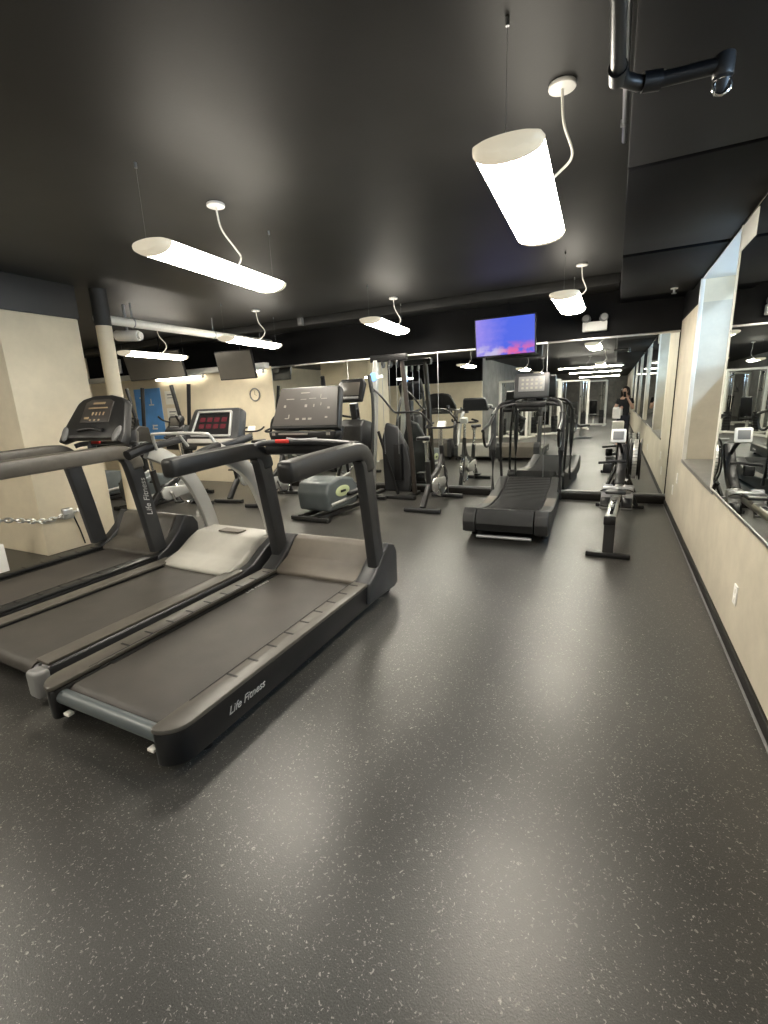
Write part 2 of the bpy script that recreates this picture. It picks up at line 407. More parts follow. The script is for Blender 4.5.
# soffit over the right-hand aisle, built of duct sections with dark joints
s = MB()
for a, b in ((YN, -.6), (-.56, 2.86), (2.89, 4.50), (4.58, 6.45)): s.bb(-.015, XR, a, b, 2.555, ZC, bev=.010)
s.bb(-.015, XR, 6.45, YB, 2.62, ZC)
s.bb(.02, XR, YN, 6.4, 2.61, ZC)
struct('soffit', s, 'soffit')
# shallow ceiling beams
struct('trim_6', MB().bb(XL, -.03, 6.75, YB, 2.78, ZC, bev=.01), 'ceil')
# cream wall block on the left, painted black above
bx = -5.5
struct('wall_block', MB().bb(bx - 1.6, bx, 2.71, 3.52, 0, 2.55, bev=.012), 'cream')
struct('wall_block_upper', MB().bb(bx - 1.62, bx + .012, 2.70, 3.535, 2.55, ZC, bev=.004), 'ceil')

# ------------------------------------------------------------------ fittings
def pipe():
    t = thing('pipe', 'cream standing pipe beside the cream wall block, black at the top', 'pipe', (-5.45, 3.78, 0))
    MB().cyl((0, 0, 0), (0, 0, 2.5), .085, n=28).build('lower_pipe', 'cream', t)
    MB().cyl((0, 0, 2.5), (0, 0, ZC), .09, n=28).build('upper_pipe', 'ceil', t)
    MB().cyl((0, 0, 0), (0, 0, .04), .11, n=28, bev=.008).build('collar', 'pale', t)
pipe()
t = thing('overhead_pipe', 'long white pipe running under the ceiling above the left cardio row', 'pipe', (-5.75, 3.9, 2.64))
MB().tube([(0, -.0, 0), (0, 3.28, 0)], .055, 16).build('pipe_run', 'white', t)
for y in (.5, 1.9, 3.0): MB().torus((0, y, 0), .056, .009, 'y', 20, 6).cyl((0, y, .05), (0, y, .25), .008, n=8).build('hanger', 'steel', t)
t = thing('ceiling_projector', 'small white projector on a ceiling bracket above the leftmost lamp', 'projector', (-5.95, 4.45, 2.52))
MB().cyl((-.16, -.05, 0), (.16, .05, -.02), .07, n=20, bev=.015).build('body', 'whitepl', t)
MB().cyl((0, 0, .05), (0, 0, .38), .018, n=10).build('bracket', 'steel', t)
MB().cyl((.16, .05, -.02), (.19, .06, -.02), .05, n=18, bev=.006).build('lens_ring', 'white', t)

def light(x, y, z, rz, label, ln=1.22, wd=.29, cx=.12, cy=0, dep=.06):
    t = thing('pendant_light', label, 'light', (x, y, z), rz, 'hanging fluorescent lights')
    n = 14; prof = [(wd / 2 * math.cos(PI + PI * i / n), -dep * abs(math.sin(PI * i / n)) ** .8) for i in range(n + 1)]
    b = MB(); b.prism(prof, 'y', -ln / 2 + .07, ln / 2 - .07); b.build('diffuser', 'diffuser', t, ang=60)
    up_ = [(wd / 2 * math.cos(PI * i / n), dep * .35 * math.sin(PI * i / n)) for i in range(n + 1)]
    MB().prism(up_, 'y', -ln / 2 + .07, ln / 2 - .07).build('housing', 'lithousing', t, ang=60)
    full = [(1.03 * a, 1.03 * c) for a, c in prof] + [(1.03 * a, 1.03 * c) for a, c in up_[1:-1]]
    for s in (-1, 1):
        e = MB(); e.prism(full, 'y', s * (ln / 2 - .07), s * (ln / 2 - .055), bev=.003)
        e.sweep([(0, s * (ln / 2 - .055), 0), (0, s * (ln / 2 - .02), 0), (0, s * ln / 2, 0)], full, scales=[.99, .93, .72])
        e.build('end_cap', 'endcap', t, ang=50)
    dz = ZC - z
    MB().cyl((cx, cy, dz - .022), (cx, cy, dz - .001), .062, n=24, bev=.006).build('canopy', 'whitepl', t)
    MB().tube([(cx, cy, dz - .02), (cx + .012, cy + .02, dz * .62), (cx + .05, cy + .10, dz * .36), (cx * .5 + .07, cy + .13, .09), (.05, cy + .10, .02)], .0065, 8, k=8).build('cord', 'white', t)
    for s in (-1, 1):
        MB().cyl((0, s * .49 * ln, .02), (0, s * .49 * ln, dz - .02), .0008, n=6).cyl((0, s * .49 * ln, dz - .03), (0, s * .49 * ln, dz - .001), .008, n=10).build('suspension_wire', 'steel', t)
    return t
LT = [(-.475, 2.80, 2.50, 1.5, 'lit pendant light nearest the camera, above the open aisle', 1.32, .285, .16, -.13),
      (-2.60, 2.77, 2.485, 3, 'lit pendant light above the front treadmill, with a white cord curling to the ceiling', 1.28, .28, .0, .02),
      (-.54, 6.05, 2.52, 0, 'short looking lit pendant light in front of the emergency lamp', 1.22, .29),
      (-2.87, 6.10, 2.52, 5, 'lit pendant light over the exercise bike and cable column', 1.28, .28, .04, .2),
      (-4.97, 5.78, 2.47, 4, 'lit pendant light right of the white overhead pipe end', 1.25, .27),
      (-7.02, 5.70, 2.44, 2, 'leftmost lit pendant light, in front of the left wall television', 1.25, .27)]
for a in LT: light(*a)
BK = [(-.5, -3.6, 2.45, 0), (-2.7, -1.6, 2.35, 0), (-2.7, -5.2, 2.35, 0), (-4.0, .4, 2.45, 0), (-7.6, 0.2, 2.45, 0)]
BL = ['lit pendant light behind the photographer over the aisle, seen in the back mirror',
      'lit pendant light behind the photographer, left of the aisle, reflected above the curved treadmill',
      'lit pendant light farther behind the photographer near the weight machines, seen in the mirror',
      'lit pendant light just behind the treadmill row, seen in the mirror near the cable column',
      'lit pendant light by the cream rear wall, seen in the mirror']
for a, l in zip(BK, BL): light(*a, l)
for y, n in ((-6.2, 'nearest'), (-11.2, 'middle'), (-18.5, 'farthest')):
    light(-.95, y, 2.50, 90, 'long crosswise lit light at the room\'s far end, %s of three in the mirror' % n, 2.4, .16, .1, 0, .035)

def tube_light(x0, x1, label):
    t = thing('tube_light', label, 'light', (x0, YB - .10, 2.153), 0, 'tube lights under the left beam')
    L = x1 - x0
    MB().tube([(.04, 0, 0), (L - .04, 0, 0)], .02, 14).build('tube', 'tube', t)
    MB().bb(0, L, -.03, .03, .018, .048, bev=.004).bb(.1, .16, -.02, .02, .045, .055).build('batten', 'whitepl', t)
    for x in (0, L - .04): MB().bb(x, x + .04, -.028, .028, -.03, .024, bev=.006).build('lamp_holder', 'whitepl', t)
tube_light(-8.85, -7.45, 'slim lit tube light under the beam above the blue poster')
tube_light(-6.5, -5.9, 'short lit tube light under the beam beside the wall clock')

# emergency light
t = thing('emergency_light', 'white emergency light with two round lamp heads above the mirror', 'emergency light', (-.30, YB + .003, 2.30))
MB().bb(-.15, .15, -.10, 0, 0, .12, bev=.012).build('battery_box', 'whitepl', t)
for s in (-1, 1):
    h = MB().cyl((s * .10, -.05, .15), (s * .11, -.115, .165), .052, n=20, bev=.008).cyl((s * .10, -.05, .11), (s * .10, -.05, .15), .012, n=10).build('lamp_head', 'midgrey', t)
    MB().cyl((s * .1115, -.112, .165), (s * .112, -.121, .166), .040, n=20).build('lens', 'silverpl', h)
# televisions
def tv(name, label, x, y, z, w, h, rz, tilt, scr, group=None):
    t = thing('television', label, 'television', (x, y, z), rz, group)
    e = (R(tilt), 0, 0)
    f = MB().box((0, 0, 0), (w, .045, h), bev=.012).build('case', 'blackpl', t, rot=e)
    MB().bb(-w / 2 + .018, w / 2 - .018, -.0255, -.022, -h / 2 + .02, h / 2 - .018).build('screen', scr, f)
    MB().tube([(0, .03, 0), (0, .16, .06), (0, .16, ZC - z)], .018, 10).bb(-.12, .12, .02, .05, -.1, .1, bev=.006).build('ceiling_bracket', 'blackpl', t)
    return t
tv('a', 'lit television with a blue and purple picture above the back mirror', -1.42, 6.85, 2.315, .84, .52, -2, 8, 'tvscreen')
tv('b', 'dark wide television hung behind the leftmost pendant light', -8.0, 6.45, 2.36, 1.5, .50, 2, 12, 'tvoff', 'switched off hanging televisions')
tv('c', 'dark television hung below the end of the white overhead pipe', -6.12, 6.62, 2.25, .80, .50, 4, 12, 'tvoff', 'switched off hanging televisions')
# wall clock, poster, papers
t = thing('wall_clock', 'small round white clock on the cream wall left of the mirrors', 'clock', (-6.24, YB, 1.74))
MB().torus((0, -.02, 0), .115, .014, 'y', 28, 8).build('rim', 'midgrey', t)
MB().cyl((0, -.002, 0), (0, -.018, 0), .112, n=28).build('dial', 'cream', t)
MB().bar([(0, -.021, 0), (.0, -.021, .075)], .008, .004).build('hand', 'blackpl', t); MB().bar([(0, -.023, 0), (.045, -.023, -.02)], .01, .004).build('hand', 'blackpl', t)
t = thing('poster', 'tall blue poster with white shapes on the cream wall', 'poster', (-9.30, YB - .003, 1.45))
MB().bb(-.42, .42, -.006, .003, -.55, .55).build('sheet', 'poster', t)
b = MB()
for (x, z, a, c) in ((-.2, .36, .12, .03), (.1, .2, .16, .03), (.1, .26, .03, .14), (.12, -.25, .15, .03), (.1, -.32, .16, .03), (.05, -.28, .03, .10)): b.bb(x - a / 2, x + a / 2, -.009, -.005, z - c / 2, z + c / 2)
b.build('white_print', 'paper', t)
for i, (x, z, l) in enumerate(((-8.58, 1.78, 'upper white notice sheet right of the blue poster'), (-8.58, 1.42, 'lower white notice sheet right of the blue poster'))):
    t = thing('notice', l, 'notice', (x, YB + .003, z), 0, 'notices beside the blue poster')
    MB().bb(-.17, .17, -.004, 0, -.14, .14).build('sheet', 'paper', t)
    MB().bb(-.10, .10, -.006, -.003, .05, .075).bb(-.10, .06, -.006, -.003, -.01, .005).build('print', 'midgrey', t)
t = thing('wall_sign', 'small white lit sign box above the blue poster, left of the dark television', 'sign', (-10.2, YB - .01, 2.52))
MB().bb(-.22, .22, -.06, 0, -.15, .15, bev=.01).build('case', 'whitepl', t)
MB().bb(-.13, -.05, -.064, -.058, .02, .05).bb(-.1, -.08, -.064, -.058, -.06, .03).bb(.03, .12, -.064, -.058, .02, .05).bb(.065, .085, -.064, -.058, -.06, .03).build('print', 'midgrey', t)
t = thing('junction_box', 'small pale box high on the black back wall', 'box', (-4.72, YB - .42, 2.60))
MB().bb(-.05, .05, -.05, 0, -.06, .06, bev=.006).build('box', 'midgrey', t); MB().bb(-.035, .035, -.054, -.049, -.045, .045, bev=.002).build('cover', 'steel', t)
t['label'] = 'small grey sensor box on the black ceiling right of the white overhead pipe'
t.location = (-4.72, 6.74, 2.84)
# outlets
for y, z, l in ((3.08, .34, 'white wall outlet nearest the camera on the beige right wall'), (6.09, .52, 'upper of two small white outlets near the right corner'), (6.40, .33, 'lower of two small white outlets near the right corner')):
    t = thing('wall_outlet', l, 'outlet', (XR, y, z), 0, 'outlets on the right wall')
    p = MB().bb(-.008, 0, -.036, .036, -.058, .058, bev=.003).build('cover_plate', 'whitepl', t)
    for dz in (-.025, .025): MB().bb(-.011, -.007, -.016, .016, dz - .014, dz + .014, bev=.002).build('socket', 'white', t)
# sprinkler pipe under the soffit
t = thing('sprinkler_pipe', 'dark pipe crossing below the black soffit, ending in a round fitting', 'pipe', (-.055, 1.0, 2.44))
MB().tube([(0, -.9, 0), (0, .78, 0), (.015, .87, 0), (.06, .92, 0), (.12, .935, 0), (.28, .95, 0)], .021, 14).build('pipe_run', 'blackpl', t)
MB().cyl((.0, .80, 0), (.0, .86, 0), .027, n=18).build('coupling', 'blackpl', t)
MB().cyl((.07, .92, 0), (.12, .935, 0), .027, n=18).build('coupling', 'blackpl', t)
MB().cyl((.285, .95, .025), (.285, .95, -.035), .028, n=20, bev=.006).build('fitting', 'greypl', t)
h = MB().cyl((.285, .95, -.035), (.285, .965, -.07), .022, .018, n=18).build('head', 'greypl', t)
MB().torus((.285, .945, -.058), .022, .005, 'y', 22, 8).build('ring', 'chrome', h)
MB().cyl((0, -.4, 0), (0, -.4, ZC - 2.44), .008, n=8).build('hanger', 'blackpl', t)
t = thing('ceiling_conduit', 'thin grey conduit along the edge of the black soffit', 'conduit', (-.045, .2, 2.86))
MB().tube([(0, 0, 0), (0, 3.1, 0)], .012, 10).build('tube_run', 'steel', t)
for y in (.4, 1.7, 2.9): MB().bb(-.02, .012, y - .012, y + .012, -.014, .016, bev=.003).build('clip', 'steel', t)
t = thing('pendant_sprinkler', 'small pale sprinkler head under the soffit by the bay', 'sprinkler', (.50, 6.2, 2.556))
MB().cyl((0, 0, -.012), (0, 0, 0), .035, n=18).build('rosette', 'white', t); MB().cyl((0, 0, -.05), (0, 0, -.01), .012, n=12).cyl((0, 0, -.058), (0, 0, -.05), .024, n=14).build('head', 'alu', t)
# chain along the cream block
def chain():
    t = thing('chain', 'steel chain strung along the foot of the cream wall block', 'chain', (bx + .03, 2.3, .40))
    P = catmull([(0, -.2, .12), (.0, .1, .09), (.0, .42, .0), (.0, .7, .02), (.0, 1.05, .09)], 9)
    d = 0; k = 0; last = P[0]; 
    acc = [0.0]
    for i in range(1, len(P)): acc.append(acc[-1] + (P[i] - P[i - 1]).length)
    n = int(acc[-1] / .052)
    for j in range(n):
        s = j * .052
        i = max(q for q in range(len(acc)) if acc[q] <= s); i = min(i, len(P) - 2)
        p = P[i].lerp(P[i + 1], (s - acc[i]) / max(1e-6, acc[i + 1] - acc[i])); dr = (P[i + 1] - P[i]).normalized()
        lk = [(.022 * math.cos(a), .040 * math.sin(a)) for a in [2 * PI * q / 12 for q in range(13)]]
        side = Vector((1, 0, 0)) if j % 2 else dr.cross(Vector((1, 0, 0)))
        MB().tube([p + side * a + dr * b for a, b in lk], .0085, 6).build('link', 'alu', t)
    MB().bb(-.022, .022, .62, .74, -.04, .09, bev=.02, seg=3).build('padlock', 'alu', t)
    MB().tube([(0, .72, .05), (.01, .74, -.05), (.0, .78, -.2), (.01, .8, -.36)], .008, 8, k=6).build('loose_cord', 'blackpl', t)
chain()
t = thing('floor_box', 'small white and navy box standing by the cream block at the left edge', 'box', (-5.42, 2.16, 0))
MB().bb(-.12, .12, -.09, .09, 0, .30, bev=.01).build('carton', 'whitepl', t); MB().bb(-.10, .06, -.094, -.088, .05, .25).build('navy_panel', 'trousers', t)

# ------------------------------------------------------------------ treadmills
def plan(xi, xo, y0, y1, r, s):
    pts = [(s * xi, y0 + .02), (s * (xo - r), y0)]
    for i in range(1, 7):
        a = R(-90 + 15 * i); pts.append((s * (xo - r + r * math.cos(a)), y0 + r + r * math.sin(a)))
    pts += [(s * xo, y1), (s * xi, y1)]
    return pts

def treadmill_dark(label, loc, rz, W=.455, hood_top=.44, hood_mat='taupe', console='panel', logo_side=True, deckm='taupedeck', rail_end=.92, uy=0, railm='darkpl'):
    t = thing('treadmill', label, 'treadmill', loc, rz, 'treadmills in the left row')
    # body
    b = MB()
    for s in (-1, 1): b.prism(plan(.345, W, 0, 2.0, .11, s), 'z', .055, .212, bev=.012)
    b.bb(-.345, .345, .14, 1.95, .07, .125, bev=.01)
    b.build('frame', 'blackpl', t)
    for s in (-1, 1):
        d = MB().prism(plan(.35, W + .004, -.004, 1.78, .115, s), 'z', .212, .236, bev=.008).build('side_rail', deckm, t)
        g = MB()
        for i in range(9): g.bb(s * .365, s * .43, .42 + i * .15, .432 + i * .15, .2352, .2375)
        g.bb(s * .358, s * .3625, .2, 1.74, .2352, .238)
        g.build('groove', 'rubber', d)
        MB().bb(s * .322, s * .35, .30, 1.69, .2035, .2075, bev=.001).build('belt_slot', 'rubber', d)
    # belt loop round the rear roller
    r = .046; cy, cz = .115, .158
    loop = [(1.75, cz + r), ]
    for i in range(9): a = R(90 + 22.5 * i); loop.append((cy + r * math.cos(a), cz + r * math.sin(a)))
    loop += [(1.75, cz - r)]
    MB().prism(loop, 'x', -.335, .335).build('belt', 'belt', t)
    MB().cyl((-.352, .052, .165), (.352, .052, .165), .034, n=20).build('rear_roller', 'slate', t)
    for s in (-1, 1):
        MB().bb(s * .30 - .02, s * .30 + .02, .02, .05, .085, .10, bev=.003).build('roller_clip', 'white', t)
    # motor hood and front side covers
    ht = hood_top
    hood = [(1.70, .185), (1.695, .232), (1.76, .262), (1.86, .30), (1.98, ht - .02), (2.03, ht), (2.10, ht - .015), (2.145, ht - .10), (2.15, .08), (1.8, .08)]
    MB().prism(hood, 'x', -.365, .365, bev=.014, seg=3).build('motor_hood', hood_mat, t)
    for s in (-1, 1):
        p = [(1.66, .08), (1.68, .236), (1.78, .28), (1.86, .34), (1.93, .40), (2.02, ht + .005), (2.12, ht - .03), (2.165, ht - .10), (2.165, .075), (2.10, .055)]
        MB().prism(p, 'x', s * .365, s * (W + .023), bev=.016, seg=3).build('front_cover', 'greypl', t)
        MB().cyl((s * .44, 2.10, .03), (s * .40, 2.10, .03), .03, n=16).build('transport_wheel', 'rubber', t)
        MB().cyl((s * .40, .22, 0), (s * .40, .22, .06), .03, .022, n=14).build('levelling_foot', 'rubber', t)
        # upright, curving back into the handrail
        MB().bar([(s * (W - .025), 1.89 + uy, .28), (s * (W - .025), 1.83 + uy, .70), (s * (W - .025), 1.77 + uy, 1.06), (s * (W - .025), 1.73 + uy, 1.15)], .085, .135, .018, k=5, up=(0, 1, .15)).build('upright', 'greypl', t)
        MB().bar([(s * (W - .025), 1.80 + uy, 1.05), (s * (W - .025), 1.785 + uy, 1.11), (s * (W - .025), 1.73 + uy, 1.165), (s * (W - .025), 1.62 + uy, 1.185), (s * (W - .025), 1.35 + uy, 1.178), (s * (W - .03), rail_end, 1.158)], .105, .120, .028, k=6, rnd=.022).build('handrail', railm, t)
    MB().tube([(-.42, 1.66, 1.215), (-.36, 1.72, 1.235), (0, 1.76, 1.245), (.36, 1.72, 1.235), (.42, 1.66, 1.215)], .022, 12, k=6).build('crossbar', 'greypl', t)
    MB().bb(-.26, -.14, 1.715, 1.735, 1.235, 1.262, bev=.006).build('red_sensor', 'redmark', t)
    MB().bar([(-.40, 1.80, 1.19), (-.2, 1.85, 1.19), (.2, 1.85, 1.19), (.40, 1.80, 1.19)], .10, .10, .03, k=4).build('dashboard', 'blackpl', t)
    e = (R(-22), 0, 0)
    if console == 'panel':
        c = bpy.data.objects.new('console', None)
        for s in (-1, 1): MB().bar([(s * .2, 1.84, 1.20), (s * .2, 1.90, 1.34)], .06, .05).build('console_support', 'blackpl', t)
        hb = MB().prism([(-.30, -.15), (.30, -.15), (.265, .16), (.25, .172), (-.25, .172), (-.265, .16)], 'y', -.03, .03, bev=.012).build('console_housing', 'darkpl', t, loc=(-.05, 1.875, 1.465), rot=e)
        MB().prism([(-.285, -.128), (.285, -.128), (.252, .155), (-.252, .155)], 'y', -.034, -.03).build('overlay', 'overlay', hb)
        k = MB()
        for x, z, a, h in ((-.19, .02, .018, .018), (-.15, .075, .07, .006), (-.16, -.075, .03, .006), (-.14, -.06, .008, .03), (-.03, .07, .05, .004), (.05, .075, .06, .004), (.15, .07, .05, .005),
                           (-.06, -.08, .03, .014), (0, -.08, .03, .014), (.05, -.08, .03, .014), (.12, .09, .006, .03), (.0, .02, .02, .02), (.07, .02, .01, .02), (.2, .0, .02, .014), (.19, -.07, .02, .012), (-.02, .12, .08, .006), (.13, .03, .006, .02)):
            k.bb(x - a / 2, x + a / 2, -.0365, -.0335, z - h / 2, z + h / 2)
        k.build('key_markings', 'button', hb)
        tr = MB().prism([(-.30, 0), (.30, 0), (.29, -.05), (.2, -.085), (-.2, -.085), (-.29, -.05)], 'y', -.04, .05, bev=.012).build('tray', 'blackpl', t, loc=(-.05, 1.80, 1.315))
        MB().bb(-.2, .06, -.045, -.039, -.022, -.010).bb(-.26, -.235, -.045, -.039, -.026, -.008).bb(.22, .25, -.045, -.039, -.026, -.006).build('tray_markings', 'button', tr)
        MB().bar([(-.13, -.042, -.05), (0, -.05, -.06), (.14, -.042, -.05)], .012, .02, .004, k=4).build('tray_lip', 'steel', tr)
        MB().tube([(-.30, 1.86, 1.45), (-.36, 1.84, 1.40), (-.37, 1.82, 1.30), (-.34, 1.80, 1.22)], .011, 8, k=6).build('cable', 'blackpl', t)
    else:
        for s in (-1, 1): MB().bar([(s * .30, 1.74, 1.19), (s * .27, 1.78, 1.34)], .07, .07).build('console_support', 'greypl', t)
        pts = [(-.44, -.21), (-.30, -.17), (.30, -.17), (.44, -.21), (.435, -.12), (.33, .17), (.27, .215), (.12, .245), (-.12, .245), (-.27, .215), (-.33, .17), (-.435, -.12)]
        hb = MB().prism(pts, 'y', -.04, .04, bev=.018).build('console_housing', 'darkpl', t, loc=(0, 1.66, 1.43), rot=(R(-28), 0, 0))
        MB().prism([(-.2, -.02), (.2, -.02), (.19, .17), (.12, .2), (-.12, .2), (-.19, .17)], 'y', -.045, -.04, bev=.001).build('overlay', 'overlay', hb)
        k = MB()
        for x, z, a, h in ((0, .16, .16, .018), (0, .115, .26, .012), (-.12, .02, .06, .02), (-.05, .06, .014, .03), (0, .06, .014, .03), (.05, .06, .014, .03), (.10, .06, .014, .03), (-.06, 0, .02, .016), (0, 0, .02, .016), (.06, 0, .02, .016)):
            k.bb(x - a / 2, x + a / 2, -.048, -.0445, z - h / 2, z + h / 2)
        k.build('key_markings', 'amber', hb)
        MB().bar([(-.17, -.05, -.10), (0, -.06, -.085), (.17, -.05, -.10)], .03, .03, .01, k=4).build('console_grip', 'blackpl', hb)
        for s in (-1, 1):
            cp = MB().ball((s * .36, -.045, -.13), (.04, .018, .075), rot=(0, R(s * 18), 0)).build('cup_holder', 'midgrey', hb)
    if logo_side:
        text_mesh('side_lettering', 'Life Fitness', .056, 'logo', t, (W + .0015, .43, .135), (R(90), 0, R(90)), .35)
        text_mesh('deck_lettering', 'Life Fitness', .055, 'logo', t, (-.315, 1.42, .2055), (0, 0, R(90)), .3)
    else:
        text_mesh('side_lettering', 'Life Fitness', .06, 'logo', t, (W + .0015, .72, .135), (R(90), 0, R(90)), .35)
        text_mesh('upright_lettering', 'Life Fitness', .075, 'logo', t, (W + .0185, 1.825 + uy, .78), (R(90), R(-94), R(90)), .3)
    return t

T1 = treadmill_dark('black treadmill nearest the camera, with wide taupe step decks and dusty taupe hood', (-1.985, 1.03, 0), 0, W=.475)
T3 = treadmill_dark('dark treadmill farthest left beside the cream block, with an arched console', (-4.09, .98, 0), 0, hood_top=.53, hood_mat='taupedeck', console='arched', logo_side=False, deckm='darkpl', rail_end=.55, uy=-.17, railm='taupedeck')

def treadmill_silver():
    t = thing('treadmill', 'middle treadmill with curved silver arms, pale beige hood and red-lit console', 'treadmill', (-3.09, 1.14, 0), -1.5, 'treadmills in the left row')
    b = MB()
    for s in (-1, 1):
        b.prism([(.02, .07), (.02, .17), (.06, .205), (1.45, .215), (1.62, .25), (1.78, .345), (1.9, .395), (2.02, .39), (2.06, .33), (2.06, .07), (1.95, .05), (.15, .05)], 'x', s * .385, s * .475, bev=.016, seg=3)
    b.bb(-.39, .39, .14, 2.0, .06, .12, bev=.01)
    b.build('frame', 'greypl', t)
    for s in (-1, 1):
        MB().prism([(.05, .205), (.05, .222), (1.44, .232), (1.50, .236), (1.50, .21)], 'x', s * .345, s * .465, bev=.006).build('side_rail', 'taupedeck', t)
        MB().bb(s * .38, s * .485, -.03, .05, .045, .20, bev=.022, seg=3).build('end_cap', 'midgrey', t)
    r = .044; cy, cz = .06, .152
    loop = [(1.62, cz + r)]
    for i in range(9): a = R(90 + 22.5 * i); loop.append((cy + r * math.cos(a), cz + r * math.sin(a)))
    loop += [(1.62, cz - r)]
    MB().prism(loop, 'x', -.34, .34).build('belt', 'belt2', t)
    MB().cyl((-.36, cy, cz), (.36, cy, cz), .034, n=18).build('rear_roller', 'steel', t)
    hood = [(1.40, .19), (1.40, .225), (1.46, .25), (1.58, .285), (1.70, .36), (1.80, .41), (2.0, .425), (2.06, .37), (2.06, .1), (1.6, .08)]
    hm = MB().prism(hood, 'x', -.39, .39, bev=.02, seg=3).build('motor_hood', 'beige', t)
    MB().bb(-.12, .12, 1.82, 1.92, .418, .432, bev=.004).build('vent_recess', 'taupe', hm)
    for s in (-1, 1):
        MB().bar([(s * .38, 2.0, .36), (s * .385, 1.92, .66), (s * .39, 1.80, .92), (s * .395, 1.64, 1.08), (s * .40, 1.44, 1.19)], .06, .135, .02, k=6, up=(0, 1, .4)).build('arm', 'silverpl', t)
        MB().bar([(s * .38, 1.28, 1.18), (s * .385, 1.45, 1.215), (s * .39, 1.62, 1.235), (s * .36, 1.84, 1.265)], .05, .06, .02, k=5).build('handrail', 'greypl', t)
        MB().bar([(s * .384, 1.25, 1.17), (s * .386, 1.36, 1.20), (s * .387, 1.47, 1.222)], .085, .075, .03, k=4).build('hand_grip', 'blackpl', t)
        MB().bar([(s * .30, 1.80, 1.23), (s * .24, 1.86, 1.30)], .05, .06).build('console_support', 'greypl', t)
    MB().tube([(-.36, 1.50, 1.19), (-.33, 1.46, 1.30), (-.25, 1.44, 1.325), (.25, 1.44, 1.325), (.33, 1.46, 1.30), (.36, 1.50, 1.19)], .013, 10, k=6).tube([(0, 1.44, 1.325), (0, 1.52, 1.22)], .011, 8).build('front_bar', 'silverpl', t)
    c = MB().prism([(-.29, -.13), (.29, -.13), (.245, .125), (.225, .14), (-.225, .14), (-.245, .125)], 'y', -.04, .05, bev=.018).build('console_housing', 'greypl', t, loc=(-.01, 1.84, 1.345), rot=(R(-24), 0, 0))
    c.scale = (1.12, 1, 1.18)
    fr = MB()
    for a, b_ in (((-.20, -.075), (-.17, .105)), ((-.17, .105), (.17, .105)), ((.17, .105), (.20, -.075)), ((.20, -.075), (-.20, -.075))):
        fr.bar([(a[0], -.046, a[1]), (b_[0], -.046, b_[1])], .016, .022, .006, up=(0, 1, 0))
    fr.build('silver_bezel', 'silverpl', c)
    MB().prism([(-.195, -.07), (.195, -.07), (.165, .10), (-.165, .10)], 'y', -.044, -.039).build('display', 'blackpl', c)
    d = MB()
    for i in range(4):
        for j in range(2): d.bb(-.14 + i * .075, -.085 + i * .075, -.0455, -.0435, -.02 + j * .05, .014 + j * .05)
    d.build('lit_digits', 'redled', c)
    MB().bb(-.24, .24, -.046, -.03, -.13, -.095, bev=.006).build('console_shelf', 'beige', c)
    for s in (-1, 1): MB().cyl((s * .42, 2.0, .03), (s * .46, 2.0, .03), .03, n=14).build('transport_wheel', 'rubber', t)
    return t
treadmill_silver()

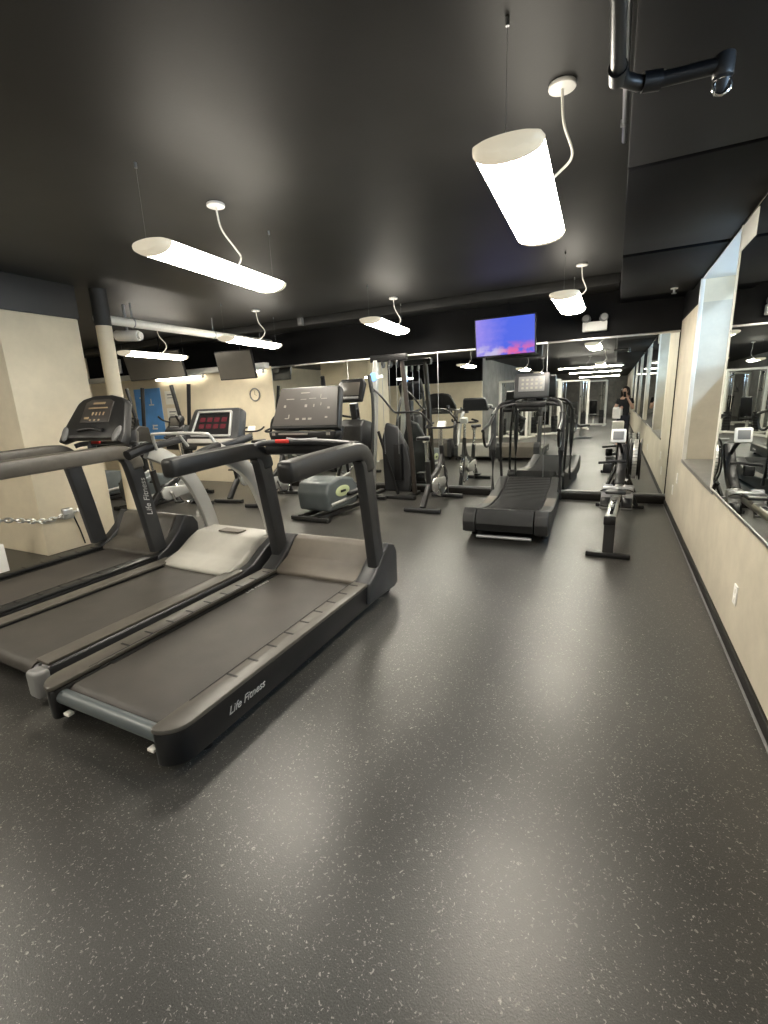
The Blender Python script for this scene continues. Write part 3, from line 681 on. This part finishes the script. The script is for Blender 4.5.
def curved_treadmill():
    t = thing('curved_treadmill', 'black curved treadmill with open side rails, facing the back mirror', 'treadmill', (-.95, 4.70, 0), 2.2)
    def zc(y): return .205 + .14 * ((y - 1.12) / 1.05) ** 2
    n = 24; ys = [.06 + (2.2 - .06) * i / n for i in range(n + 1)]
    for s in (-1, 1):
        top = [(y, zc(y) + .012) for y in ys]
        prof = [(-.02, .12), (-.03, .22), (0, .31)] + top + [(2.26, .30), (2.27, .14), (2.2, .07), (1.9, .05), (.3, .05), (.12, .07)]
        MB().prism(prof, 'x', s * .30, s * .435, bev=.012).build('side_cover', 'darkpl', t)
        MB().bb(s * .31, s * .42, .75, 1.6, .214, .224, bev=.003).build('step_pad', 'taupe', t)
        for y in (.30, 1.98): MB().cyl((s * .38, y, 0), (s * .38, y, .06), .035, .028, n=14).build('foot', 'rubber', t)
    top = [(y, zc(y)) for y in ys]
    loop = top + [(2.26, .26), (2.22, .16), (1.6, .10), (.6, .10), (.10, .09), (-.01, .13), (-.04, .21), (-.01, .29), (.03, .325)]
    bl = MB().prism(loop, 'x', -.29, .29).build('belt', 'rubber', t)
    sl = MB()
    for i in range(36):
        y = .08 + i * .06
        sl.box((0, y, zc(y) + .002), (.575, .008, .006))
    sl.build('slat_edge', 'blackpl', bl)
    MB().tube([(-.28, -.035, .075), (.28, -.035, .075)], .018, 10).build('rear_bar', 'steel', t)
    for s in (-1, 1):
        MB().tube([(s * .435, 1.66, .15), (s * .435, 1.66, .80), (s * .435, 1.68, 1.28)], .036, 14).build('post', 'greypl', t)
        MB().tube([(s * .435, .98, 1.10), (s * .435, 1.15, 1.13), (s * .435, 1.42, 1.17), (s * .43, 1.68, 1.27), (s * .38, 1.95, 1.40), (s * .24, 2.10, 1.44)], .021, 12, k=6).build('handrail', 'blackpl', t)
        MB().tube([(s * .435, 1.02, 1.10), (s * .435, 1.04, 1.0), (s * .435, 1.16, .90), (s * .435, 1.40, .90), (s * .435, 1.64, 1.02)], .016, 10, k=6).build('lower_loop', 'blackpl', t)
        MB().tube([(s * .40, 2.2, .25), (s * .42, 2.12, .9), (s * .40, 2.04, 1.36)], .020, 10, k=6).build('front_post', 'blackpl', t)
    MB().tube([(-.42, 1.9, 1.36), (0, 2.08, 1.42), (.42, 1.9, 1.36)], .02, 10, k=8).build('crossbar', 'blackpl', t)
    c = MB().box((0, 0, 0), (.46, .06, .33), bev=.02).build('console_housing', 'greypl', t, loc=(0, 2.06, 1.63), rot=(R(-12), 0, 0))
    MB().bb(-.17, .17, -.034, -.029, -.08, .12, bev=.001).build('display', 'midgrey', c)
    k = MB()
    for i in range(5):
        for j in range(3): k.bb(-.13 + i * .06, -.10 + i * .06, -.0365, -.033, -.05 + j * .055, -.022 + j * .055)
    k.build('display_digits', 'button', c)
    MB().bar([(0, 2.08, 1.42), (0, 2.09, 1.55)], .12, .05).build('console_support', 'blackpl', t)
    MB().bb(-.2, .2, 1.99, 2.06, 1.34, 1.42, bev=.02).build('tray', 'blackpl', t)
curved_treadmill()

# ------------------------------------------------------------------ rowing machine
def rower():
    t = thing('rowing_machine', 'black rowing machine with a side-mounted fan cage along the right wall', 'rowing machine', (.035, 4.58, 0), -3)
    MB().bb(-.19, .19, -.035, .035, 0, .05, bev=.012).build('rear_foot', 'blackpl', t)
    MB().bar([(0, 0, .03), (0, .01, .18), (0, .02, .33)], .095, .05, .01).build('rear_leg', 'darkpl', t)
    MB().bar([(0, -.05, .37), (0, 1.62, .395)], .085, .075, .012).build('rail', 'alu', t)
    MB().bb(-.05, .05, -.075, -.045, .325, .41, bev=.01).build('rail_end_cap', 'blackpl', t)
    MB().bb(-.022, .022, .0, 1.5, .409, .418, bev=.002).build('rail_strip', 'chrome', t)
    s = MB(); s.box((0, .84, .468), (.20, .20, .035), bev=.02, seg=3).build('seat', 'blackpl', t)
    MB().bb(-.05, .05, .79, .89, .40, .455, bev=.01).build('seat_carriage', 'steel', t)
    for sx in (-1, 1):
        f = MB().box((sx * .105, 1.12, .35), (.115, .04, .32), rot=(R(-42), 0, 0), bev=.012).build('footboard', 'midgrey', t)
        MB().box((sx * .105, 1.05, .30), (.11, .05, .12), rot=(R(-42), 0, 0), bev=.015).build('heel_cup', 'blackpl', t)
        MB().bar([(sx * .105 - .055, 1.10, .42), (sx * .105, 1.06, .45), (sx * .105 + .055, 1.10, .42)], .03, .012, .004, k=4).build('strap', 'blackpl', t)
    MB().bb(-.15, .15, 1.13, 1.21, .38, .46, bev=.015).build('foot_bracket', 'steel', t)
    MB().bb(-.29, .29, 2.15, 2.22, 0, .045, bev=.012).build('front_foot', 'blackpl', t)
    for sx in (-1, 1): MB().bar([(sx * .06, 2.0, .40), (sx * .20, 2.17, .03)], .05, .04, .01).build('front_leg', 'blackpl', t)
    MB().bar([(0, 1.55, .40), (0, 1.75, .52), (0, 1.92, .74), (0, 2.0, .84)], .11, .09, .02, k=5).build('main_body', 'blackpl', t)
    # fan cage disc turned along the rail
    c = (.14, 2.10, .66)
    cg = MB()
    for x in (.08, .20): cg.torus((x, c[1], c[2]), .25, .010, 'x', 36, 8)
    for r in (.08, .14, .20): cg.torus((.206, c[1], c[2]), r, .004, 'x', 30, 6)
    cg.build('fan_cage', 'blackpl', t)
    rim = MB()
    for i in range(36):
        a0 = 2 * PI * i / 36; a1 = 2 * PI * (i + .85) / 36
        rim.bar([(.14, c[1] + .248 * math.cos(a0), c[2] + .248 * math.sin(a0)), (.14, c[1] + .248 * math.cos(a1), c[2] + .248 * math.sin(a1))], .05, .004, .001, up=(0, math.cos(a0), math.sin(a0)))
    rim.build('cage_band', 'silverpl', t)
    MB().cyl((.085, c[1], c[2]), (.195, c[1], c[2]), .21, n=32, bev=.01).build('flywheel', 'darkpl', t)
    MB().bar([(0, 1.92, .72), (-.02, 1.84, .84), (-.05, 1.74, .94)], .035, .03, .008, k=4).build('monitor_arm', 'blackpl', t)
    m = MB().box((-.05, 1.70, .985), (.165, .05, .165), rot=(R(-12), 0, 0), bev=.018).build('monitor', 'whitepl', t)
    MB().box((-.05, 1.672, .992), (.115, .006, .10), rot=(R(-12), 0, 0), bev=.002).build('screen', 'midgrey', m)
    MB().tube([(-.25, 1.66, .66), (-.05, 1.68, .68), (.05, 1.68, .68)], .016, 10).build('handle', 'rubber', t)
    MB().bb(-.20, -.10, 1.68, 1.78, .53, .65, bev=.02).build('handle_hook', 'blackpl', t)
rower()

# ------------------------------------------------------------------ exercise bikes
def spin_bike(label, loc, rz):
    t = thing('exercise_bike', label, 'exercise bike', loc, rz, 'exercise bikes by the mirrors')
    MB().bar([(-.26, 0, .035), (.26, 0, .035)], .07, .06, .02).build('rear_stabiliser', 'greypl', t)
    MB().bar([(-.25, 1.08, .035), (.25, 1.08, .035)], .07, .06, .02).build('front_stabiliser', 'greypl', t)
    f = MB().bar([(0, .02, .06), (0, .25, .30), (0, .42, .42)], .07, .08, .015, k=4).bar([(0, .42, .40), (0, .72, .52), (0, .86, .70)], .06, .08, .015, k=4)
    f.bar([(0, .30, .34), (0, .24, .68)], .06, .08, .015).bar([(0, 1.08, .06), (0, .97, .30), (0, .86, .70)], .06, .07, .015, k=4).bar([(0, .86, .66), (0, .84, .84)], .06, .07, .015).build('frame', 'darkpl', t)
    fw = MB().torus((0, .83, .31), .215, .028, 'x', 40, 10).build('flywheel_rim', 'chrome', t)
    MB().cyl((-.018, .83, .31), (.018, .83, .31), .20, n=36, bev=.006).build('flywheel_disc', 'alu', t)
    MB().prism([(.30, .26), (.28, .36), (.36, .42), (.80, .38), (.84, .31), (.80, .25), (.38, .21)], 'x', .035, .075, bev=.014).build('chain_guard', 'silverpl', t)
    MB().bar([(0, .24, .62), (0, .20, .95)], .04, .05, .01).build('seat_post', 'chrome', t)
    MB().bar([(0, .13, .955), (0, .30, .955)], .04, .03, .008).build('seat_slider', 'chrome', t)
    s = MB().prism([(-.095, -.13), (-.07, -.16), (.07, -.16), (.095, -.13), (.075, -.04), (.03, .05), (.018, .13), (-.018, .13), (-.03, .05), (-.075, -.04)], 'z', 0, .05, bev=.016, seg=3).build('saddle', 'blackpl', t, loc=(0, .2, .975))
    MB().bar([(0, .84, .80), (0, .82, 1.08)], .04, .05, .01).build('handlebar_post', 'chrome', t)
    MB().tube([(-.17, .98, 1.16), (-.21, .84, 1.13), (-.20, .74, 1.11), (-.10, .76, 1.10), (.10, .76, 1.10), (.20, .74, 1.11), (.21, .84, 1.13), (.17, .98, 1.16)], .016, 10, k=6).build('handlebar', 'rubber', t)
    MB().box((0, .86, 1.14), (.13, .04, .10), rot=(R(-30), 0, 0), bev=.01).build('console', 'whitepl', t)
    MB().cyl((-.09, .44, .33), (.09, .44, .33), .025, n=14).bar([(.09, .44, .33), (.09, .50, .17)], .02, .03, .006).bar([(-.09, .44, .33), (-.09, .38, .49)], .02, .03, .006).build('crank', 'chrome', t)
    for sx, y, z in ((.15, .50, .17), (-.15, .38, .49)): MB().bb(sx - .05, sx + .05, y - .045, y + .045, z - .012, z + .012, bev=.006).build('pedal', 'blackpl', t)
    for sx in (-1, 1): MB().cyl((sx * .19, 1.13, .03), (sx * .22, 1.13, .03), .028, n=14).build('transport_wheel', 'rubber', t)
    return t
B0 = spin_bike('exercise bike with chrome posts and silver flywheel left of the curved treadmill', (-2.27, 5.74, 0), 0)
dup(B0, (-4.75, 5.35, 0), 12, 'exercise bike seen between the two nearest treadmills, its handlebar against the cream wall')
dup(B0, (-5.55, 5.50, 0), 8, 'exercise bike seen below the middle treadmill console')
dup(B0, (-5.88, 4.22, 0), 5, 'exercise bike between the cream pipe and the V-armed elliptical trainer')

# ------------------------------------------------------------------ ellipticals
def elliptical(label, loc, rz, oval=False, low=False):
    t = thing('elliptical_trainer', label, 'elliptical trainer', loc, rz, 'elliptical trainers by the mirrors')
    b = MB().bar([(-.16, 0, .05), (-.16, 1.55, .05)], .06, .06, .012).bar([(.16, 0, .05), (.16, 1.55, .05)], .06, .06, .012)
    b.bar([(-.30, .02, .035), (.30, .02, .035)], .07, .06, .015).bar([(-.32, 1.52, .035), (.32, 1.52, .035)], .07, .06, .015).build('base_frame', 'darkpl', t)
    MB().prism([(.12, .12), (.08, .36), (.14, .50), (.42, .54), (.72, .50), (.84, .38), (.80, .12)], 'x', -.25, .25, bev=.035, seg=3).build('drive_housing', 'slate', t)
    if oval:
        dcl = MB().ball((.250, .45, .35), (.010, .17, .075), 24, 12).build('decal', 'green', t)
        MB().bb(.257, .264, .39, .51, .333, .367, bev=.003).build('decal_mark', 'blackpl', dcl)
    MB().bar([(0, 1.42, .05), (0, 1.38, .60), (0, 1.30, 1.16)] + ([] if low else [(0, 1.24, 1.50)]), .11, .12, .03, k=5).build('mast', 'greypl', t)
    cz = 1.30 if low else 1.68
    MB().prism([(1.08, .85), (1.10, 1.18), (1.20, 1.27), (1.42, 1.22), (1.46, .95), (1.40, .80)], 'x', -.20, .20, bev=.03, seg=3).build('mast_shroud', 'darkpl', t)
    c = MB().prism([(-.20, -.17), (.20, -.17), (.23, .10), (.18, .17), (-.18, .17), (-.23, .10)], 'y', -.03, .04, bev=.02).build('console_housing', 'blackpl', t, loc=(0, 1.20, cz), rot=(R(-18), 0, 0))
    MB().bb(-.15, .15, -.036, -.029, -.08, .11, bev=.001).build('display', 'tvoff', c)
    if low: c.scale = (.7, 1, .7)
    MB().bb(-.15, .15, -.036, -.029, -.135, -.10, bev=.001).build('key_strip', 'midgrey', c)
    for sx, ph in ((-1, 1), (1, -1)):
        if low: MB().tube([(sx * .02, 1.42, .75), (sx * .035, 1.42, 1.0), (sx * .19, 1.40, 1.88), (sx * .20, 1.40, 1.94)], .034, 12).build('moving_arm', 'blackpl', t)
        else: MB().tube([(sx * .27, 1.30 + ph * .10, .42), (sx * .28, 1.28 + ph * .02, .95), (sx * .29, 1.20 - ph * .10, 1.35), (sx * .27, 1.10 - ph * .22, 1.72), (sx * .22, 1.08 - ph * .26, 1.88)], .024, 12, k=6).build('moving_arm', 'darkpl', t)
        if not low: MB().tube([(sx * .275, 1.12 - ph * .20, 1.64), (sx * .225, 1.08 - ph * .26, 1.88)], .030, 12).build('hand_grip', 'rubber', t)
        MB().tube([(sx * .24, .28 + ph * .12, .30 + ph * .10), (sx * .24, .80, .30 + ph * .05), (sx * .26, 1.30 + ph * .10, .42)], .026, 12, k=5).build('pedal_arm', 'silverpl', t)
        p = MB().box((sx * .24, .72, .345 + ph * .06), (.15, .36, .05), bev=.02).build('foot_plate', 'blackpl', t)
        MB().bb(sx * .24 - .06, sx * .24 + .06, .58, .86, .37 + ph * .06, .376 + ph * .06, bev=.002).build('tread', 'midgrey', p)
        MB().tube([(sx * .06, 1.24, 1.30), (sx * .16, 1.10, 1.34), (sx * .20, 1.02, 1.42)], .016, 10, k=5).build('fixed_grip', 'rubber', t)
    return t
E1 = elliptical('grey elliptical trainer with an oval green decal, behind the nearest treadmill', (-3.52, 4.86, 0), -3, True)
E2 = elliptical('elliptical trainer whose arms make a V against the cream wall beside the blue poster', (-6.72, 4.55, 0), 4, False, True)
dup(E2, (-8.0, 4.62, 0), 4, 'leftmost elliptical trainer, its arms in front of the blue poster')

# ------------------------------------------------------------------ tall cable column by the mirror
def cable_column():
    t = thing('cable_machine', 'tall cable column with pulleys, grey fin shroud and bent bar, by the mirror', 'cable machine', (-3.08, 6.62, 0), 0)
    MB().bar([(-.52, -.12, .03), (.40, -.12, .03)], .09, .06, .015).bar([(-.40, -.12, .03), (-.40, .36, .03)], .09, .06, .015).bar([(.26, -.12, .03), (.26, .36, .03)], .09, .06, .015).build('base_frame', 'darkpl', t)
    MB().bar([(-.40, 0, .05), (-.30, 0, 1.2), (-.24, 0, 2.12)], .075, .075, .012).build('column', 'silverpl', t)
    MB().bar([(.30, .12, .05), (.24, .10, 1.1), (.16, .06, 2.13)], .06, .07, .012, k=4).build('leaning_column', 'rust', t)
    MB().bar([(-.32, 0, 2.14), (.26, .03, 2.14)], .08, .10, .015).build('top_beam', 'blackpl', t)
    for x in (-.12, .0, .12):
        MB().cyl((x - .014, 0, 2.05), (x + .014, 0, 2.05), .055, n=22, bev=.004).build('pulley', 'blackpl', t)
        MB().cyl((x, -.05, 2.04), (x, -.05, 1.36 if x == 0 else .7), .004, n=6).build('cable', 'steel', t)
    MB().prism([(-.22, .08), (.22, .08), (.27, .45), (.20, .80), (.02, 1.12), (-.16, 1.18), (-.24, .9)], 'y', .07, .17, bev=.03, seg=3).build('fin_shroud', 'greypl', t)
    MB().tube([(-.34, -.06, 1.74), (-.16, -.06, 1.60), (.05, -.06, 1.36), (.16, -.06, 1.335), (.40, -.06, 1.335), (.52, -.06, 1.30), (.68, -.06, 1.12)], .016, 10, k=6).build('bent_bar', 'blackpl', t)
    MB().bar([(-.24, -.02, 1.05), (.08, -.05, .06)], .035, .04, .008).build('brace', 'blackpl', t)
    e = MB().cyl((-.27, -.035, 1.88), (-.27, -.065, 1.88), .065, n=22, bev=.008).build('round_badge', 'bluemark', t)
    for x in (-.37, -.165): MB().bb(x - .05, x + .05, -.055, -.035, 1.865, 1.895, bev=.006).build('badge_glare', 'lamp', e)  # glowing bars imitate the rays of glare beside the badge
    MB().bb(.02, .14, -.04, .06, .28, .85, bev=.01).build('weight_stack', 'blackpl', t)
cable_column()

# ------------------------------------------------------------------ machines behind the camera, seen in the mirror
def frame_machine(label, loc, rz):
    t = thing('weight_machine', label, 'weight machine', loc, rz, 'weight machines behind the photographer')
    f = MB()
    for x in (-.55, .55):
        f.bar([(x, 0, 0), (x, 0, 2.05)], .09, .07, .012); f.bar([(x, -.5, .04), (x, .5, .04)], .08, .07, .012)
    f.bar([(-.55, 0, 2.03), (.55, 0, 2.03)], .09, .07, .012).bar([(-.55, 0, .06), (.55, 0, .06)], .09, .07, .012)
    f.build('frame', 'white', t)
    for x in (-.4, .4):
        st = MB()
        for i in range(12): st.bb(x - .1, x + .1, -.06, .06, .12 + i * .05, .163 + i * .05, bev=.004)
        st.build('weight_stack', 'blackpl', t)
        for dx in (-.06, .06): MB().cyl((x + dx, 0, .1), (x + dx, 0, 2.0), .011, n=10).build('guide_rod', 'chrome', t)
        MB().cyl((x - .012, -.06, 1.9), (x + .012, -.06, 1.9), .05, n=18).build('pulley', 'blackpl', t)
        MB().tube([(x, -.06, 1.85), (x * .8, -.25, 1.45)], .005, 6).build('cable', 'blackpl', t)
        MB().tube([(x * .8 - .06, -.25, 1.35), (x * .8, -.25, 1.45), (x * .8 + .06, -.25, 1.35), (x * .8 - .06, -.25, 1.35)], .012, 8).build('handle', 'rubber', t)
    MB().box((0, -.55, .46), (.32, .40, .07), bev=.025, seg=3).build('seat', 'blackpl', t)
    MB().box((0, -.26, .86), (.32, .07, .62), rot=(R(-6), 0, 0), bev=.025, seg=3).build('backrest', 'blackpl', t)
    MB().bar([(0, -.55, .42), (0, -.5, .06)], .07, .07, .012).bar([(0, -.5, .06), (0, 0, .06)], .07, .07, .012).build('seat_post', 'white', t)
    return t
F0 = frame_machine('white framed weight machine nearest behind the treadmill row, seen in the mirror', (-3.3, -3.2, 0), 20)
dup(F0, (-3.5, -5.6, 0), 70, 'white framed weight machine second behind the photographer, seen in the mirror')
dup(F0, (-1.55, -7.4, 0), -10, 'white framed weight machine left of the aisle at mid depth, seen in the mirror')
dup(F0, (-3.1, -9.4, 0), 40, 'white framed weight machine deepest behind the photographer, seen in the mirror')
dup(F0, (-2.35, -4.3, 0), -30, 'white framed weight machine between the two nearest behind the photographer, seen in the mirror')
dup(F0, (-.9, -9.8, 0), 5, 'white framed weight machine beside the aisle far behind, left of the person in the mirror')
def bench(label, loc, rz):
    t = thing('weight_bench', label, 'bench', loc, rz)
    MB().box((0, -.25, .44), (.28, .5, .07), bev=.025, seg=3).build('seat', 'blackpl', t)
    MB().box((0, .40, .58), (.28, .85, .07), rot=(R(22), 0, 0), bev=.025, seg=3).build('backrest', 'blackpl', t)
    MB().bar([(0, -.45, .05), (0, .75, .05)], .07, .07, .012).bar([(-.25, -.45, .035), (.25, -.45, .035)], .07, .06, .012).bar([(-.3, .75, .035), (.3, .75, .035)], .07, .06, .012).bar([(0, -.2, .06), (0, -.2, .42)], .07, .07, .012).bar([(0, .3, .06), (0, .5, .56)], .06, .06, .012).build('frame', 'steel', t)
bench('black padded bench left of the photographer, reflected beside the rowing machine', (-1.05, -2.6, 0), 30)

# ------------------------------------------------------------------ the person taking the photograph
def skin_mesh(name, verts, edges, radii, m, parent=None, sub=2, root=0):
    me = bpy.data.meshes.new(name); me.from_pydata(verts, edges, []); me.update()
    o = bpy.data.objects.new(name, me); COL.objects.link(o)
    sk = o.modifiers.new('Skin', 'SKIN'); sk.use_smooth_shade = True
    if not me.skin_vertices: me.attributes  # layer is made by the modifier
    for i, r in enumerate(radii):
        me.skin_vertices[0].data[i].radius = (r, r) if not isinstance(r, tuple) else r
    me.skin_vertices[0].data[root].use_root = True
    sb = o.modifiers.new('Subsurf', 'SUBSURF'); sb.levels = sub; sb.render_levels = sub
    me.materials.append(M[m])
    if parent: o.parent = parent
    return o

def person():
    # local axes: faces +y, feet on the floor at the origin; her right arm (+x) holds a phone up beside her face
    V = []; E = []; Rr = []
    def v(x, y, z, r, p=None):
        V.append((x, y, z)); Rr.append(r)
        if p is not None: E.append((p, len(V) - 1))
        return len(V) - 1
    pel = v(0, 0, .88, (.15, .105)); wai = v(0, .005, 1.0, (.125, .09), pel); che = v(0, .0, 1.17, (.145, .10), wai); sho = v(0, -.01, 1.29, (.12, .08), che)
    nek = v(0, .0, 1.385, .047, sho); jaw = v(0, .022, 1.455, (.058, .066), nek); hd = v(0, .012, 1.54, (.073, .092), jaw); top = v(0, .0, 1.60, (.055, .07), hd)
    for s in (-1, 1):
        hip = v(s * .085, 0, .80, .088, pel); kne = v(s * .095, .02, .46, .056, hip); cal = v(s * .098, -.01, .33, .054, kne); ank = v(s * .10, -.02, .09, .036, cal); v(s * .115, .11, .035, (.036, .028), ank)
    hands = []
    # viewer-side arm raised to the phone, the other forearm crossing the body with a towel
    sh = v(.165, -.005, 1.275, .056, sho); el = v(.23, .03, 1.03, .042, sh); fo = v(.205, .15, 1.17, .037, el); wr = v(.15, .235, 1.31, .026, fo); hands.append((wr, Vector((.15, .235, 1.31)), Vector((-.30, .35, .88)).normalized(), 1))
    sh = v(-.165, -.005, 1.275, .056, sho); el = v(-.24, .03, 1.02, .042, sh); fo = v(-.16, .16, 1.03, .037, el); wr = v(-.05, .23, 1.06, .026, fo); hands.append((wr, Vector((-.05, .23, 1.06)), Vector((.86, .40, .28)).normalized(), -1))
    palms = []
    for wr, p, d, s in hands:
        q = p + d * .05; pm = v(*q, (.036, .018), wr); palms.append((p, d, s, pm))
    root = skin_mesh('person', V, E, Rr, 'skin', None, 2)
    tag(root, 'dark-haired person in black top and trousers taking the photo, reflected in the back mirror', 'person')
    for p, d, s, pm in palms:
        side = d.cross(Vector((0, 1, 0))).normalized(); nrm = side.cross(d).normalized()
        for k, (off, ln) in enumerate(((-.027, .062), (-.009, .075), (.009, .072), (.027, .058))):
            b = p + d * .045 + side * off
            pts = [b, p + d * .085 + side * off * 1.05, p + d * (.085 + ln * .45) + side * off + nrm * .012, p + d * (.085 + ln * .7) + side * off + nrm * .034]
            skin_mesh('finger', [tuple(x) for x in pts], [(0, 1), (1, 2), (2, 3)], [.009, .0088, .008, .007], 'skin', root, 2)
        b = p + d * .03 - side * .02
        skin_mesh('thumb', [tuple(b), tuple(b - side * .03 + d * .025 + nrm * .012), tuple(b - side * .036 + d * .055 + nrm * .03)], [(0, 1), (1, 2)], [.011, .010, .008], 'skin', root, 2)
    # face
    for s in (-1, 1):
        MB().ball((s * .03, .094, 1.535), (.013, .005, .006)).build('eye', 'midgrey', root)
        MB().ball((s * .03, .0985, 1.535), (.006, .0025, .0055)).build('iris', 'hair', root)
        MB().bar([(s * .013, .102, 1.555), (s * .032, .101, 1.56), (s * .048, .088, 1.553)], .006, .005, .002, k=4).build('eyebrow', 'hair', root)
        MB().ball((s * .076, .01, 1.525), (.010, .02, .032)).build('ear', 'skin', root)
    MB().prism([(.092, 1.545), (.118, 1.505), (.114, 1.497), (.092, 1.495)], 'x', -.011, .011, bev=.004).build('nose', 'skin', root)
    MB().ball((0, .094, 1.468), (.024, .008, .006)).build('lips', 'pink', root)
    # long hair: cap plus falling locks
    hb = MB().ball((0, -.018, 1.555), (.092, .102, .092), 24, 16)
    for i in range(15):
        a = R(168 + 204 * i / 14.0); x = .083 * math.cos(a); y = .085 * math.sin(a) - .012
        x *= 1.0; q = 1 if x > 0 else -1
        hb.tube([(x * .75, y * .75, 1.60), (x * 1.1, y * 1.05, 1.53), (x * 1.25, y * 1.05 - .01, 1.40), (x * 1.45, y * 1.0 + .0, 1.27 + .02 * math.sin(i * 2.1)), (x * 1.35, y * 1.05 + .01, 1.17 + .03 * math.sin(i * 1.7))], .026, 8, k=4, scales=None)
    bm = hb.bm
    for v_ in list(bm.verts):
        if v_.co.y > .062 and v_.co.z < 1.60: v_.co.y = min(v_.co.y, .06)
    hb.build('hair', 'hair', root, ang=60)
    # clothes
    skin_mesh('top', [(0, 0, .90), (0, .005, 1.0), (0, .0, 1.17), (0, -.01, 1.29), (0, 0, 1.335), (.165, -.005, 1.275), (.20, .012, 1.15), (-.165, -.005, 1.275), (-.205, .012, 1.15)],
              [(0, 1), (1, 2), (2, 3), (3, 4), (3, 5), (5, 6), (3, 7), (7, 8)], [(.162, .12), (.142, .104), (.158, .114), (.13, .092), (.075, .07), .070, .058, .070, .058], 'cloth', root, 2, 1)
    skin_mesh('trousers', [(0, 0, .95), (0, 0, .86), (.085, 0, .78), (.095, .02, .46), (.098, -.01, .28), (.10, -.02, .10), (-.085, 0, .78), (-.095, .02, .46), (-.098, -.01, .28), (-.10, -.02, .10)],
              [(0, 1), (1, 2), (2, 3), (3, 4), (4, 5), (1, 6), (6, 7), (7, 8), (8, 9)], [(.142, .105), (.158, .115), .098, .068, .062, .052, .098, .068, .062, .052], 'trousers', root, 2, 1)
    for s in (-1, 1):
        MB().prism([(-.065, 0), (-.07, .05), (-.03, .085), (.04, .065), (.16, .045), (.175, .02), (.165, 0)], 'x', s * .115 - .043, s * .115 + .043, bev=.014, seg=3).build('shoe', 'shoe', root)
    root.location = (.26, -.40, 0); root.rotation_euler = (0, 0, R(18))
    # what she holds
    mw = Matrix.Translation(root.location) @ Euler(root.rotation_euler).to_matrix().to_4x4()
    p, d, s, pm = palms[0]
    return mw, palms
MW, PALMS = person()
p, d, s, pm = PALMS[0]
c = MW @ (p + d * .11)
t = thing('phone', 'dark phone held up by the person reflected in the back mirror', 'phone', tuple(c + Vector((-.045, .035, .02))), 24)
MB().box((0, 0, 0), (.075, .008, .15), rot=(R(-8), 0, 0), bev=.004, seg=3).build('body', 'blackpl', t)
MB().box((-.02, .008, .05), (.028, .006, .03), rot=(R(-8), 0, 0), bev=.004).build('camera_bump', 'greypl', t)
p, d, s, pm = PALMS[1]
c = MW @ (p - d * .06)
t = thing('towel', 'white folded towel hanging over the reflected person\'s forearm', 'towel', tuple(c), 24)
b = MB()
prof = [(.075, -.26), (.06, -.05), (.04, .03), (0, .05), (-.04, .035), (-.055, -.04), (-.06, -.18)]
inn = [(a * .72, z - .014 if z > -.1 else z) for a, z in prof][::-1]
b.prism(prof + inn, 'x', -.11, .11, bev=.003).build('cloth_fold', 'towel', t)

# ------------------------------------------------------------------ daylight outside the bays
for i, (y0, y1) in enumerate(BAYS):
    l = bpy.data.lights.new('daylight_well', 'AREA'); l.shape = 'RECTANGLE'; l.size = .35; l.size_y = 4.2 if i == 0 else 3.2
    l.energy = 420 if i == 0 else 260; l.color = (.64, .81, 1.0)
    l.energy *= .40
    o = bpy.data.objects.new('daylight_well', l); COL.objects.link(o)
    src = Vector((XR + DEP + 1.6, (y0 + y1) / 2, 1.70 + 1.6 * 1.29)); dr = Vector((-1, 0, -1.29)).normalized()
    zz = -dr; yy = Vector((0, 1, 0)); xx = yy.cross(zz)
    mw = Matrix((xx, yy, zz)).transposed().to_4x4(); mw.translation = src
    o.matrix_world = mw
    l2 = l.copy(); l2.energy = l.energy * .8; l2.size = .6
    o2 = bpy.data.objects.new('daylight_well', l2); COL.objects.link(o2)
    dr = Vector((-1, 0, .12)).normalized(); zz = -dr; xx = yy.cross(zz)
    mw = Matrix((xx, yy, zz)).transposed().to_4x4(); mw.translation = (XR + DEP + 1.5, (y0 + y1) / 2, 2.0); o2.matrix_world = mw

# ------------------------------------------------------------------ world, camera, colour
w = bpy.data.worlds.new('world'); SC.world = w; w.use_nodes = True
w.node_tree.nodes['Background'].inputs[0].default_value = (.55, .7, 1, 1); w.node_tree.nodes['Background'].inputs[1].default_value = .05
cd = bpy.data.cameras.new('camera'); cam = bpy.data.objects.new('camera', cd); COL.objects.link(cam)
cd.sensor_fit = 'VERTICAL'; cd.sensor_height = 36; cd.sensor_width = 27; cd.lens = 461.54 / 1024 * 36; cd.clip_start = .02; cd.clip_end = 100
rm = Matrix(((0.89900833, -0.06475112, 0.43311813), (0.43594296, 0.22646388, -0.87101541), (-0.04168638, 0.97186491, 0.23182071)))
m4 = rm.to_4x4(); m4.translation = (0, 0, 1.5); cam.matrix_world = m4
SC.camera = cam
SC.view_settings.view_transform = 'Standard'; SC.view_settings.look = 'None'; SC.view_settings.gamma = 1; SC.view_settings.use_curve_mapping = False
SC.view_settings.exposure = 0.60
SC.cycles.max_bounces = 10; SC.cycles.glossy_bounces = 8; SC.cycles.diffuse_bounces = 4; SC.cycles.transparent_max_bounces = 12
